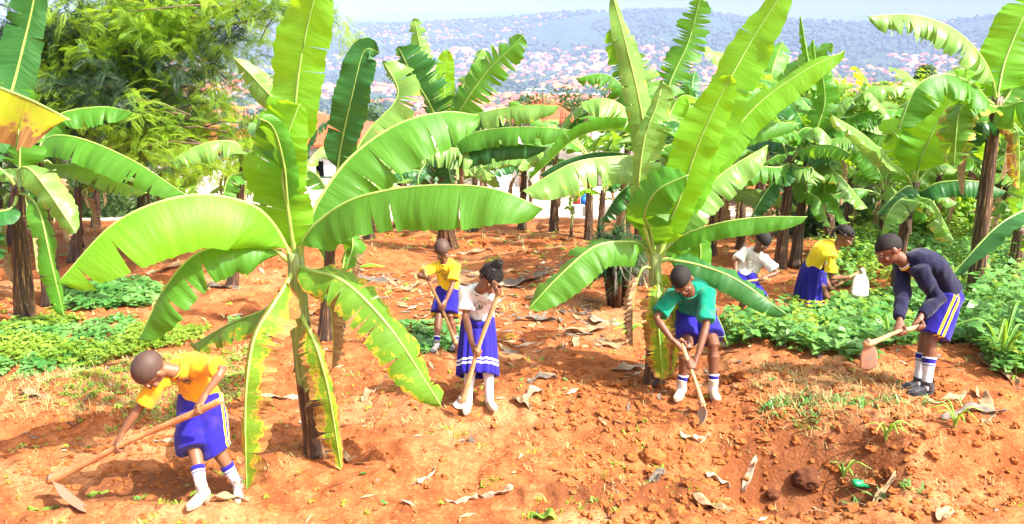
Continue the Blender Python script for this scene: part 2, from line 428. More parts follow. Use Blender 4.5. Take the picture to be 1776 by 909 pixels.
M['shorts2'] = cloth('blue_shorts_two_stripes', BLU, [('st', [(-.030, -.010), (.010, .030)], YEL, 'side')], dirt=.06)
M['shorts1'] = cloth('blue_shorts_one_stripe', BLU, [('st', [(-.026, .026)], YEL, 'side')])
M['shorts0'] = cloth('blue_shorts_pale_piping', (.018, .012, .27), [('st', [(-.006, .006)], (.55, .8, .75), 'side')])
M['shortsw'] = cloth('blue_shorts_white_stripes', BLU, [('st', [(-.022, -.010), (.010, .022)], (.8, .8, .8), 'side')])
M['skirt_w'] = cloth('blue_skirt_white_bands', (.018, .010, .28), [('hem', [(.075, .092), (.108, .125)], (.82, .82, .84))])
M['skirt_y'] = cloth('blue_skirt_yellow_bands', (.014, .009, .24), [('hem', [(.05, .072), (.088, .11)], YEL)])
M['skirt_y0'] = cloth('yellow_waistband', YEL)
M['sock'] = cloth('white_sock_blue_bands', (.62, .60, .64), [('hem', [(-.01, .03), (.042, .050)], BLU)], dirt=.3)
M['sock_b'] = cloth('white_sock_broad_blue_band', (.62, .60, .64), [('hem', [(.012, .05), (.062, .07)], BLU)], dirt=.35)
M['sock_w'] = cloth('white_long_sock', (.66, .64, .69), [('hem', [(-.01, .012)], BLU)], dirt=.3)
M['shoe_white'] = cloth('white_canvas_shoe', (.44, .37, .30), dirt=.6, rough=.7)
M['shoe_cream'] = cloth('cream_high_top', (.58, .46, .34), dirt=.5, rough=.7)
M['shoe_black'] = cloth('black_canvas_shoe', (.03, .03, .04), dirt=.1, rough=.6)
M['shoe_grey'] = cloth('grey_shoe', (.16, .15, .15), dirt=.4, rough=.6)
M['sole_white'] = cloth('white_rubber', (.40, .30, .21), dirt=.5); M['sole_black'] = cloth('black_rubber', (.02, .02, .02))
M['print_dark'] = cloth('dark_print', (.10, .08, .05)); M['print_blue'] = cloth('pale_blue_print', (.12, .30, .80))
# ------------------------------------------------------------------ the ground, one sheet out past the hills
def make_ground():
    ys = list(np.arange(-6, 2.6, .4)); y = ys[-1]
    while y < 20: y *= 1.0058; ys.append(y)
    while y < 9300: y *= 1.022; ys.append(y)
    ys = np.array(ys); nc = 760
    t = np.linspace(-1, 1, nc); t = np.sign(t)*(np.abs(t)*.55 + .45*np.abs(t)**3)
    X = t[None, :]*(5.5 + np.maximum(ys, 0)[:, None]*1.0); Y = np.repeat(ys[:, None], nc, 1)
    Z = gz_np(X, Y); nr = len(ys)
    me = bpy.data.meshes.new('ground')
    me.vertices.add(nr*nc); me.vertices.foreach_set('co', np.stack([X, Y, Z], -1).astype(np.float32).ravel())
    i = np.arange((nr-1)*(nc-1)); r = i//(nc-1); c = i % (nc-1); a = r*nc+c
    q = np.stack([a, a+1, a+nc+1, a+nc], -1).astype(np.int32).ravel()
    me.loops.add(len(q)); me.polygons.add(len(i)); me.loops.foreach_set('vertex_index', q)
    me.polygons.foreach_set('loop_start', np.arange(len(i), dtype=np.int32)*4)
    me.polygons.foreach_set('use_smooth', [True]*len(i)); me.update(); me.validate()
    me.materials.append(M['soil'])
    o = bpy.data.objects.new('ground', me); COL.objects.link(o); tag(o, kind='structure')
make_ground()

# the air: one closed box of thin haze
def make_haze():
    mb = MB(); box(mb, (0, 4650, 120), (19400, 9400, 500))
    mb.v = [(x, min(max(y, -12), 9350), z) for x, y, z in mb.v]
    m = bpy.data.materials.new('haze_air'); m.use_nodes = True; nt = m.node_tree
    nt.nodes.remove(nt.nodes['Principled BSDF'])
    v = nt.nodes.new('ShaderNodeVolumePrincipled'); v.inputs['Color'].default_value = (.50, .62, 1, 1)
    v.inputs['Density'].default_value = 1.55e-4; v.inputs['Anisotropy'].default_value = -.35
    nt.links.new(v.outputs[0], nt.nodes['Material Output'].inputs['Volume'])
    o = build('haze', mb, m, smooth=False); tag(o, kind='stuff')
make_haze()
# ------------------------------------------------------------------ banana plants
def lamina_shape(t, tipk=.42):
    b = min(1, t/.13); b = math.sqrt(max(0, 1-(1-b)**2))*.75 + .25*b
    e = max(0, (t-(1-tipk))/tipk); e = math.sqrt(max(0, 1-e**2.0))
    return b*e*(.93+.07*math.sin(t*3.1))
def make_leaf(parent, pts, wn, wf, fn=60, ff=50, up=None, t0=.12, tears=4, mat='leaf', seed=0, rag=.05, rib=.016, wave=.030, curl=.5, name='leaf', twist=0.0, gap=1.0):
    """one banana leaf along pts (world); wn, wf = half widths in metres on the near and far side;
    fn, ff = how far each half folds down from flat (degrees); negative folds up into a V"""
    rr = random.Random(seed*77+13)
    N = 58; mid = spline(pts, N+1)
    up = Vector(up) if up is not None else Vector((0, 0, 1))
    mb = MB()
    L = sum((mid[i+1]-mid[i]).length for i in range(N))
    fr = []; prevS = None
    for i in range(N+1):
        t = (mid[min(i+1, N)]-mid[max(i-1, 0)]).normalized()
        n = up - t*up.dot(t)
        if n.length < .15 and prevS is not None: S = (prevS - t*prevS.dot(t)).normalized()
        else:
            S = t.cross(n.normalized()).normalized()
            if prevS is not None:
                if S.dot(prevS) < -.2: S = -S
                S = (S*.5+prevS*.5 - t*(S*.5+prevS*.5).dot(t)).normalized()
        prevS = S
        fr.append((t, S, S.cross(t).normalized()))
    # which side is the near one (towards the camera, or left)
    Sm = fr[int(N*.5)][1]; near = 1 if (Sm.y*1.0 + Sm.x*.35) < 0 else -1
    i0 = int(N*t0)
    tw = [R(twist)*(i/N) for i in range(N+1)]
    for side, W, fold in ((near, wn, fn), (-near, wf, ff)):
        if W <= 0: continue
        cuts = sorted(rr.sample(range(i0+4, N-3), min(tears, N-i0-8))) if tears else []
        segs = []; a = i0
        for c in cuts: segs.append((a, c)); a = c
        segs.append((a, N))
        nu = 7; ragoff = rr.random()*100; wave_ = wave*min(1.0, W/.30)
        for si, (a, b) in enumerate(segs):
            df = rr.gauss(0, 8) if len(segs) > 1 else 0
            base = len(mb.v); rows = []
            wseg = 1 + (rr.uniform(-.06, .05) if len(segs) > 1 else 0)
            for i in range(a, b+1):
                tt = (i-i0)/(N-i0); w = W*lamina_shape(max(tt, 0.0))*wseg
                w *= 1 + rag*math.sin(i*2.1+ragoff) * .5 + rag*(rr.random()-.5)
                t, S, Nn = fr[i]; S2 = S*math.cos(tw[i]) + Nn*math.sin(tw[i]); N2 = Nn*math.cos(tw[i]) - S*math.sin(tw[i])
                # gap widens to the edge
                end = 0
                if len(segs) > 1:
                    k = min(1, 2*(i-a)/max(b-a, 1)-1) if b > a else 0
                    end = -k*.10*gap*min(W, .3)
                p = mid[i].copy(); p0 = p.copy(); row = [p.copy()]
                for u in range(1, nu):
                    uu = u/(nu-1); ang = R(fold+df*uu)*(1-curl*.5+curl*uu*uu*1.3) if fold >= 0 else R(fold+df*uu)*(1.2-curl*.6*uu)
                    dw = w/(nu-1)
                    d = S2*(side*math.cos(ang)) - N2*math.sin(ang)
                    p = p + d*dw
                    rp = (wave_*.45*math.sin(i*.95+ragoff+uu*1.5) + wave_*1.15*math.sin(i*.41+ragoff*2+.8*math.sin(i*.13+ragoff)) + wave_*.35*math.sin(i*1.9+ragoff*3))*uu
                    q = p + (N2*math.cos(ang)*1.0 + S2*side*math.sin(ang)*0.6)*rp + t*(end*uu*uu + .10*w*uu)
                    row.append(q)
                rows.append((i, row))
            vs = []; uvs = []
            for i, row in rows:
                for u, q in enumerate(row):
                    vs.append(tuple(q)); uvs.append((side*u/(nu-1), L*i/N + seed*3.7))
            fs = []
            for r_ in range(len(rows)-1):
                for u in range(nu-1):
                    k = r_*nu+u
                    f = (k, k+1, k+nu+1, k+nu)
                    fs.append(f if side > 0 else f[::-1])
            mb.add(vs, fs, 0, uvs)
    rad = [rib*(1-.80*min(1, i/N*1.05))*(1.35 if i < i0 else 1) + .0012 for i in range(N+1)]
    st = 2
    mm = mid[::st]+([mid[-1]] if N % st else []); tube(mb, [m - fr[min(k*st, N)][2]*rad[min(k*st, N)]*.4 for k, m in enumerate(mm)], [rad[min(k*st, N)] for k in range(len(mm))], 6, 1)
    return build(name, mb, [M[mat], M['petiole']], parent)

def make_trunk(parent, pts, r0, r1, mat='stem', seed=0, name='trunk'):
    rr = random.Random(seed+5); mb = MB(); n = 22
    mid = spline(pts, n+1)
    # flare and sheath edges
    rad = []
    for i in range(n+1):
        t = i/n; rad.append(r1+(r0-r1)*(1-t)**1.1 + r0*.35*math.exp(-t*16))
    N = 20; vs = []; uv = []; top = []; L = 0
    sheaths = [(rr.random()*6.28, rr.uniform(.1, .8), rr.uniform(.5, 1.1)) for _ in range(7)]
    for i, p in enumerate(mid):
        if i: L += (p-mid[i-1]).length
        t = mid[min(i+1, n)]-mid[max(i-1, 0)]; a, b = frame(t)
        for k in range(N):
            th = 2*math.pi*k/N; rr_ = rad[i]
            rr_ *= 1 + .05*math.sin(3*th+seed+L*2) + .03*math.sin(7*th+L*5)
            for (sa, st, sw) in sheaths:
                dth = abs((th-sa-L*1.2+math.pi) % (2*math.pi)-math.pi)
                if dth < sw and i/n < st: rr_ *= 1.035
            vs.append(tuple(p+a*math.cos(th)*rr_+b*math.sin(th)*rr_)); uv.append((k/N, L)); top.append(i/n)
    fs = [(i*N+k, i*N+(k+1) % N, (i+1)*N+(k+1) % N, (i+1)*N+k) for i in range(n) for k in range(N)]
    fs.append(tuple(range(N))[::-1]); fs.append(tuple(n*N+k for k in range(N)))
    mb.add(vs, fs, 0, uv)
    # loose dry sheath flaps
    for j in range(5):
        th = rr.random()*6.28; i = rr.randint(2, n-5); p = mid[i]; a, b = frame(mid[i+1]-mid[i-1])
        d = a*math.cos(th)+b*math.sin(th); s = d.cross(Vector((0, 0, 1))).normalized(); w = rad[i]*rr.uniform(.5, .9); ln = rr.uniform(.12, .30)*(r0/.1)
        vv = []; uu = []
        for q in range(6):
            t = q/5; c = p + d*(rad[i]*1.0+.035*t*t+.003) - Vector((0, 0, ln*t)); ww = w*(1-.75*t)
            for e in (-1, 0, 1): vv.append(tuple(c+s*ww*e - d*(abs(e)*.3*rad[i]*(1-t*.5)))); uu.append((.5+e*.2, L*t)); top.append(0)
        mb.add(vv, [(q*3+e, q*3+e+1, q*3+e+4, q*3+e+3) for q in range(5) for e in (0, 1)], 0, uu)
    return build(name, mb, [M[mat]], parent, attrs={'top': top})

def banana(label, foot, crown, r0, leaves, bend=0, mat='stem', seed=1, name='banana_plant', group='banana plants on the plot', extra=0, elen=1.5, ew=.24, emats=('leaf', 'leaf_pale', 'leaf_dark'), hang=2, offs=None):
    """foot = (px, depth); crown = (px, py, depth); leaves given by photo pixels + depth"""
    fx = P(foot[0], 500, foot[1]).x
    # the foot's x follows its own ray to the ground
    for _ in range(4):
        z = gz(fx, foot[1]); c, s = math.cos(PITCH), math.sin(PITCH)
        k = foot[1]*c + (CAMH-z)*s; fx = (foot[0]-888)/FPX*k
    f = Vector((fx, foot[1], gz(fx, foot[1])-.04)); cr = P(*crown)
    root = thing(name, f, label, 'banana plant', group)
    m = f.lerp(cr, .5) + Vector((bend, 0, 0))
    make_trunk(root, [f, m, cr], r0, r0*.62, mat, seed)
    ax = (cr-m).normalized(); rr = random.Random(seed*31)
    for j, lf in enumerate(leaves):
        pp, wn, wf, fn, ff = lf[:5]; kw = dict(lf[5]) if len(lf) > 5 else {}
        org = kw.pop('org', None)
        pts = [P(*q) for q in pp]
        d = pts[len(pts)//2].y; k = d/FPX*1.03
        st = cr - ax*.10 if org is None else P(*org)
        pts = [st]+pts
        make_leaf(root, pts, wn*k, wf*k, fn, ff, seed=seed*40+j, **kw)
    for j in range(extra):
        az = j*2.4+rr.random()*.8+seed; el = R(rr.choice([68, 50, 35, 20, 8]) + rr.uniform(-6, 6))
        ln = elen*rr.uniform(.75, 1.1); h = Vector((math.cos(az), math.sin(az), 0))
        pts = [cr - ax*.1]; p = pts[0].copy(); e = el+.25
        for q in range(5):
            p = p + (h*math.cos(e)+Vector((0, 0, 1))*math.sin(e))*ln/5; pts.append(p.copy()); e -= R(rr.uniform(9, 22))
        hang_ = el < R(40)
        make_leaf(root, pts, ew*rr.uniform(.85, 1.1), ew*rr.uniform(.85, 1.1), rr.uniform(35, 70) if hang_ else rr.uniform(5, 35), rr.uniform(35, 70) if hang_ else rr.uniform(5, 35),
                  seed=seed*40+20+j, tears=rr.choice([3, 6, 10, 14]), mat=rr.choice(emats), t0=.2, rib=.014, up=None if el < R(60) else -h*.6+Vector((0, -.6, .4)))
    for j in range(hang):    # dead leaves hanging down the stem
        az = rr.random()*6.28; h = Vector((math.cos(az), math.sin(az), 0)); s = cr - ax*.18
        ln = min((cr-f).length*.62, 1.1)*rr.uniform(.7, 1)
        pts = [s, s+h*.14+Vector((0, 0, .03)), s+h*.22+Vector((0, 0, -.25*ln)), s+h*.24+Vector((0, 0, -.6*ln)), s+h*.22+Vector((0, 0, -ln))]
        make_leaf(root, pts, .09, .09, 70, 70, seed=seed*40+33+j, mat='dry', t0=.25, tears=5, rag=.4, wave=.03, rib=.010, up=h, name='dead_leaf')
    return root

V = lambda **k: k
B = []
# 1 the big plant in front at the left
B.append(banana('large young banana plant with broad glossy leaves behind the boy in amber',
  (556, 6.20), (512, 438, 6.25), .10, [
  ([(478, 392, 6.2), (430, 352, 6.1), (330, 338, 5.9), (205, 382, 5.65), (98, 492, 5.5)], 99, 50, 66, 60, V(mat='leaf_bright', tears=2, t0=.08, wave=.008, rag=.02)),
  ([(470, 428, 6.2), (420, 420, 6.1), (340, 440, 6.0), (285, 500, 5.95), (240, 590, 5.95)], 66, 59, 62, 15, V(mat='leaf', tears=3, t0=.1)),
  ([(497, 500, 6.3), (460, 535, 6.4), (400, 560, 6.5), (330, 600, 6.6)], 44, 42, 50, 40, V(mat='leaf_burn', tears=4, t0=.1)),
  ([(492, 500, 6.1), (470, 535, 5.95), (440, 590, 5.8), (426, 700, 5.6), (428, 850, 5.45)], 17, 52, 55, -5, V(mat='leaf_burn2', tears=9, t0=.1, rag=.12, up=(0, -1, .15))),
  ([(528, 560, 6.1), (548, 600, 6.0), (570, 680, 5.95), (592, 815, 5.95)], 36, 14, 10, 40, V(mat='leaf_burn2', tears=9, t0=.12, rag=.14, up=(0, -1, .15), org=(520, 545, 6.2))),
  ([(540, 468, 6.1), (600, 490, 6.0), (670, 560, 5.9), (725, 640, 5.85), (766, 706, 5.8)], 56, 46, 45, 15, V(mat='leaf_burn', tears=6, t0=.06, rag=.07, up=(.55, -.45, .7))),
  ([(528, 412, 6.2), (556, 380, 6.15), (620, 342, 6.05), (730, 322, 5.95), (850, 326, 5.85), (943, 362, 5.8)], 80, 50, 66, 60, V(mat='leaf', tears=3, gap=.4, t0=.1, rag=.03)),
  ([(530, 400, 6.3), (556, 340, 6.4), (610, 270, 6.55), (690, 215, 6.7), (770, 194, 6.85), (832, 200, 6.95)], 81, 50, 58, 50, V(mat='leaf', tears=7, t0=.14, gap=.3, rag=.03)),
  ([(505, 370, 6.3), (508, 270, 6.35), (515, 150, 6.4), (530, 60, 6.4), (556, -45, 6.35)], 42, 57, 25, -4, V(mat='leaf_bright', tears=2, t0=.42, gap=.3, up=(-.45, -.9, .1))),
  ([(500, 370, 6.2), (490, 310, 6.15), (497, 240, 6.1), (520, 180, 6.1)], 42, 82, 30, 0, V(mat='leaf_bright', tears=3, t0=.12, gap=.25, up=(-.4, -.9, .15))),
  ([(500, 370, 6.2), (493, 290, 6.1), (474, 222, 6.0), (446, 204, 5.92)], 80, 22, 40, 30, V(mat='leaf', tears=1, t0=.35, up=(-.25, -.9, .3))),
  ([(500, 350, 6.5), (510, 290, 6.8), (492, 200, 7.0), (445, 140, 7.1), (405, 100, 7.1)], 25, 29, 40, 15, V(mat='leaf_pale', tears=9, t0=.32, rag=.12, up=(-.5, -.6, .5))),
  ([(530, 470, 6.5), (552, 500, 6.7), (575, 520, 6.9)], 18, 18, 40, 40, V(mat='leaf_dark', tears=1)),
  ], bend=-.03, seed=1, hang=1))
# 2 tall slender plant right behind it
B.append(banana('slim brown-stemmed banana plant behind the big front one, dark folded top leaf',
  (564, 9.2), (578, 330, 9.3), .075, [
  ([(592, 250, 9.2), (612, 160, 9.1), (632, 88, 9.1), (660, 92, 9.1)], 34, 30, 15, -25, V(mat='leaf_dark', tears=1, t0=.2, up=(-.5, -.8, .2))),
  ([(600, 290, 9.3), (640, 225, 9.4), (690, 165, 9.5), (665, 105, 9.6)], 44, 28, 30, 40, V(mat='leaf_pale', tears=8, t0=.2, up=(-.6, -.6, .6))),
  ([(545, 300, 9.4), (500, 300, 9.5), (440, 330, 9.6)], 30, 28, 50, 50, V(mat='leaf', tears=4)),
  ([(620, 330, 9.4), (680, 320, 9.5), (735, 345, 9.6)], 30, 28, 50, 50, V(mat='leaf_pale', tears=4)),
  ([(600, 380, 9.0), (612, 420, 8.9), (600, 470, 8.85)], 30, 24, 30, 30, V(mat='leaf', tears=3)),
  ], seed=2, mat='stem_dark', hang=2))
# 3 sapling by its side
B.append(banana('thin banana sapling with drooping green leaves between the stems behind the front plant',
  (594, 9.6), (590, 470, 9.6), .04, [
  ([(570, 420, 9.6), (560, 390, 9.6), (585, 400, 9.5), (600, 440, 9.5)], 22, 22, 40, 40, V(mat='leaf', tears=1)),
  ([(612, 468, 9.6), (640, 458, 9.6), (668, 462, 9.6)], 8, 8, 20, 20, V(mat='leaf_bright', tears=0)),
  ([(600, 430, 9.7), (606, 410, 9.7), (612, 440, 9.7)], 14, 14, 40, 40, V(mat='leaf', tears=1)),
  ], seed=3, hang=0))
# 4 the plant in the middle distance
B.append(banana('tall banana plant with tattered upright leaves in front of the central red roof',
  (774, 15.2), (772, 232, 14.6), .16, [
  ([(752, 170, 14.5), (735, 110, 14.5), (718, 30, 14.5)], 16, 18, 20, 20, V(mat='leaf_pale', tears=12, t0=.25, rag=.3, up=(0, -1, .2))),
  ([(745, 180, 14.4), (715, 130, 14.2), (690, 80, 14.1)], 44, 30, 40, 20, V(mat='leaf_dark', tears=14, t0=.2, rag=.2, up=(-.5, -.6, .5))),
  ([(772, 180, 14.9), (770, 130, 15), (776, 85, 15)], 16, 18, 0, 0, V(mat='leaf_bright', tears=1, t0=.3, up=(0, -1, 0))),
  ([(805, 180, 14.4), (848, 120, 14.3), (885, 85, 14.2), (908, 60, 14.2)], 34, 36, 30, 15, V(mat='leaf', tears=16, t0=.1, rag=.15, up=(-.3, -.8, .5))),
  ([(790, 180, 14.6), (812, 130, 14.7), (838, 84, 14.8)], 30, 20, 30, 30, V(mat='leaf_pale', tears=14, t0=.2, rag=.15, up=(-.5, -.7, .4))),
  ([(810, 205, 14.2), (860, 190, 14), (920, 182, 13.8), (972, 184, 13.7)], 34, 25, 62, 60, V(mat='leaf_pale', tears=12, t0=.1)),
  ([(800, 236, 14), (850, 224, 13.8), (920, 220, 13.6), (1002, 226, 13.5)], 34, 25, 62, 60, V(mat='leaf', tears=7, t0=.1)),
  ([(800, 260, 14), (850, 252, 13.8), (900, 250, 13.7), (948, 256, 13.6)], 32, 25, 66, 60, V(mat='leaf_dark', tears=4, t0=.1)),
  ([(815, 262, 13.9), (770, 256, 13.8), (722, 264, 13.7)], 38, 25, 66, 60, V(mat='leaf_pale', tears=12, t0=.05, org=(838, 275, 14))),
  ([(800, 225, 14.3), (840, 195, 14.2), (862, 200, 14.1), (880, 225, 14)], 30, 30, 50, 30, V(mat='leaf_dark', tears=4)),
  ([(740, 280, 14.5), (725, 310, 14.3), (735, 340, 14.2)], 30, 25, 50, 40, V(mat='leaf_dark', tears=8)),
  ([(745, 220, 14.8), (700, 200, 15), (655, 215, 15)], 30, 25, 50, 40, V(mat='leaf', tears=8)),
  ([(780, 300, 14.3), (790, 330, 14.2), (800, 350, 14.2)], 30, 25, 50, 40, V(mat='leaf_dark', tears=6, name='leaf')),
  ], seed=4, mat='stem_dark', hang=3))
# 5 the big plant in the middle right, behind the boy in green
B.append(banana('large banana plant standing right behind the boy in the teal shirt',
  (1134, 7.75), (1136, 436, 7.75), .085, [
  ([(1115, 425, 7.7), (1085, 418, 7.6), (1030, 428, 7.45), (970, 478, 7.3), (916, 536, 7.2)], 47, 50, 55, 28, V(mat='leaf', tears=2, gap=.4, t0=.1, up=(-.3, -.3, .9))),
  ([(1158, 430, 7.7), (1190, 405, 7.6), (1260, 384, 7.4), (1330, 376, 7.3), (1400, 376, 7.2)], 32, 29, 60, 60, V(mat='leaf', tears=3, gap=.4, t0=.12)),
  ([(1160, 450, 7.75), (1215, 460, 7.7), (1280, 486, 7.6), (1366, 546, 7.5)], 34, 32, 50, 10, V(mat='leaf_dark', tears=1, t0=.12, up=(.35, -.35, .85))),
  ([(1160, 380, 7.8), (1200, 290, 8.0), (1255, 160, 8.2), (1310, 60, 8.3), (1368, -30, 8.3)], 47, 35, 6, 10, V(mat='leaf_bright', tears=2, t0=.12, gap=.3, up=(-.55, -.8, .25))),
  ([(1158, 390, 7.6), (1180, 340, 7.5), (1215, 240, 7.4), (1268, 130, 7.35)], 37, 40, 24, -12, V(mat='leaf_bright', tears=3, t0=.12, gap=.3, up=(-.3, -.9, .25))),
  ([(1165, 400, 7.9), (1225, 290, 8.2), (1310, 185, 8.3), (1400, 120, 8.3), (1466, 88, 8.3)], 34, 25, 40, 20, V(mat='leaf_bright', tears=2, t0=.30, gap=.3, up=(-.3, -.5, .8))),
  ([(1170, 395, 8), (1230, 260, 8.4), (1300, 214, 8.5), (1388, 214, 8.5)], 37, 34, 62, 60, V(mat='leaf', tears=2, t0=.35)),
  ([(1162, 405, 7.8), (1200, 350, 7.8), (1260, 295, 7.9), (1332, 252, 8)], 44, 25, 48, 40, V(mat='leaf_pale', tears=3, t0=.15, up=(-.3, -.3, .9))),
  ([(1128, 400, 7.6), (1118, 372, 7.45), (1140, 330, 7.35), (1194, 303, 7.3)], 42, 40, 25, 20, V(mat='leaf', tears=1, t0=.15, up=(-.4, -.8, .4))),
  ([(1132, 380, 7.7), (1126, 280, 7.7), (1108, 170, 7.7), (1084, 70, 7.7), (1062, -10, 7.7)], 25, 22, 25, 20, V(mat='leaf_pale', tears=6, t0=.1, up=(.2, -.9, .2))),
  ([(1120, 400, 7.6), (1108, 330, 7.55), (1118, 240, 7.5), (1140, 180, 7.5), (1150, 140, 7.5)], 15, 37, 25, 10, V(mat='leaf_pale', tears=8, t0=.25, up=(0, -.9, .2))),
  ([(1142, 500, 7.6), (1140, 530, 7.5), (1144, 590, 7.45), (1150, 660, 7.5)], 29, 29, 15, 15, V(mat='leaf_burn2', tears=7, t0=.12, rag=.15, up=(0, -1, .1), org=(1140, 470, 7.7))),
  ([(1150, 500, 7.8), (1166, 540, 7.85), (1168, 600, 7.85), (1160, 650, 7.85)], 22, 29, 20, 15, V(mat='leaf_burn2', tears=6, t0=.12, rag=.15, up=(.1, -1, .1))),
  ([(1165, 420, 7.9), (1200, 400, 8), (1215, 430, 8), (1210, 490, 8)], 37, 29, 30, 15, V(mat='leaf', tears=1, up=(.1, -.8, .4))),
  ([(1170, 450, 7.9), (1215, 500, 8), (1250, 560, 8), (1262, 600, 8)], 20, 20, 30, 15, V(mat='leaf', tears=2)),
  ], seed=5, hang=1))
# 6 cluster behind and left of it
B.append(banana('banana plant behind the spiky bush with broad pale leaves reaching left',
  (1108, 12.0), (1118, 268, 11.8), .11, [
  ([(1112, 272, 11.6), (1060, 272, 11.4), (990, 284, 11.1), (905, 332, 10.9)], 52, 40, 62, 60, V(mat='leaf_pale', tears=4, t0=.06)),
  ([(1095, 236, 11.7), (1060, 226, 11.6), (1000, 240, 11.4), (918, 312, 11.2)], 30, 34, 55, 15, V(mat='leaf', tears=3, t0=.1, up=(-.5, -.2, .8))),
  ([(1100, 210, 11.8), (1075, 180, 11.8), (1040, 170, 11.8), (1004, 180, 11.8)], 46, 30, 60, 55, V(mat='leaf_pale', tears=6, t0=.1)),
  ([(1100, 200, 12), (1080, 150, 12.2), (1045, 128, 12.3), (998, 136, 12.3)], 34, 30, 60, 55, V(mat='leaf', tears=16, t0=.1)),
  ([(1105, 190, 12), (1085, 130, 12.2), (1058, 50, 12.3)], 30, 30, 30, 20, V(mat='leaf', tears=12, t0=.2, up=(-.4, -.8, .3))),
  ([(1118, 200, 12), (1112, 150, 12.2), (1090, 90, 12.3)], 34, 34, 20, 20, V(mat='leaf_pale', tears=8, t0=.2, up=(-.4, -.8, .3))),
  ([(1100, 310, 11.8), (1070, 340, 11.7), (1042, 385, 11.7)], 30, 26, 40, 40, V(mat='leaf_dark', tears=10, t0=.1)),
  ([(1140, 240, 12), (1160, 150, 12.2), (1195, 70, 12.3), (1215, -8, 12.3)], 30, 30, 25, 20, V(mat='leaf', tears=14, t0=.4, rag=.2, up=(-.2, -.9, .3))),
  ([(1150, 230, 12), (1165, 190, 12.2), (1185, 165, 12.3), (1220, 175, 12.3)], 40, 34, 40, 30, V(mat='leaf_bright', tears=4, t0=.3)),
  ([(1150, 260, 12), (1200, 240, 12.2), (1260, 250, 12.3)], 40, 34, 50, 40, V(mat='leaf', tears=4, t0=.2)),
  ], seed=6, mat='stem_dark', hang=3, extra=3, elen=1.5, ew=.24))
B.append(banana('banana plant with a thin dark stem to the left of the spiky bush',
  (1040, 14.5), (1046, 330, 14.5), .07, [
  ([(1050, 300, 14.5), (1062, 240, 14.5), (1040, 200, 14.5)], 26, 26, 25, 20, V(mat='leaf', tears=5)),
  ([(1030, 330, 14.5), (1010, 330, 14.5), (990, 350, 14.5)], 14, 14, 25, 20, V(mat='leaf_bright', tears=1)),
  ([(1060, 320, 14.5), (1085, 318, 14.5), (1100, 350, 14.5)], 22, 22, 45, 40, V(mat='leaf_dark', tears=5)),
  ], seed=7, mat='stem_dark', hang=2))
B.append(banana('tiny banana sapling on the bare soil before the building site',
  (990, 16.4), (994, 358, 16.4), .03, [
  ([(990, 350, 16.4), (996, 338, 16.4), (1003, 345, 16.4)], 9, 9, 25, 20, V(mat='leaf_bright', tears=0)),
  ([(985, 358, 16.4), (978, 362, 16.4)], 7, 7, 25, 20, V(mat='leaf_bright', tears=0)),
  ], seed=8, hang=0))
# right-hand plants
B.append(banana('tall thick-stemmed banana plant at right with torn leaf arching over the valley',
  (1690, 10.6), (1730, 168, 10.4), .105, [
  ([(1722, 140, 10.3), (1698, 92, 10.2), (1650, 48, 10.1), (1585, 26, 10.05), (1504, 28, 10)], 52, 34, 58, 55, V(mat='leaf_pale', tears=14, t0=.14, gap=1.2)),
  ([(1712, 172, 10.3), (1690, 148, 10.1), (1640, 128, 10), (1590, 150, 9.9), (1558, 226, 9.85)], 50, 44, 60, 45, V(mat='leaf', tears=9, t0=.1)),
  ([(1735, 140, 10.5), (1745, 100, 10.6), (1770, 40, 10.7), (1800, -20, 10.8)], 46, 42, 10, 5, V(mat='leaf_bright', tears=5, t0=.12, up=(-.5, -.8, .2))),
  ([(1725, 185, 10.3), (1700, 178, 10.1), (1665, 190, 10), (1654, 290, 9.95)], 34, 46, 45, 25, V(mat='leaf_burn', tears=7, t0=.1)),
  ([(1745, 185, 10.2), (1780, 175, 10), (1830, 185, 9.9), (1880, 240, 9.8)], 54, 44, 60, 50, V(mat='leaf', tears=4, t0=.1)),
  ([(1745, 170, 10.5), (1775, 120, 10.6), (1830, 90, 10.7), (1900, 80, 10.7)], 44, 40, 40, 30, V(mat='leaf', tears=4, t0=.1)),
  ([(1720, 150, 10.6), (1690, 125, 10.7), (1655, 120, 10.8)], 30, 30, 30, 20, V(mat='leaf_bright', tears=4, t0=.2)),
  ([(1715, 210, 10.4), (1690, 215, 10.4), (1672, 262, 10.4)], 30, 30, 50, 40, V(mat='leaf_dark', tears=4, t0=.2)),
  ([(1740, 215, 10.3), (1765, 230, 10.2), (1768, 330, 10.2)], 24, 20, 60, 40, V(mat='leaf_burn2', tears=8, t0=.2)),
  ], bend=-.02, seed=9, mat='stem_dark', hang=2))
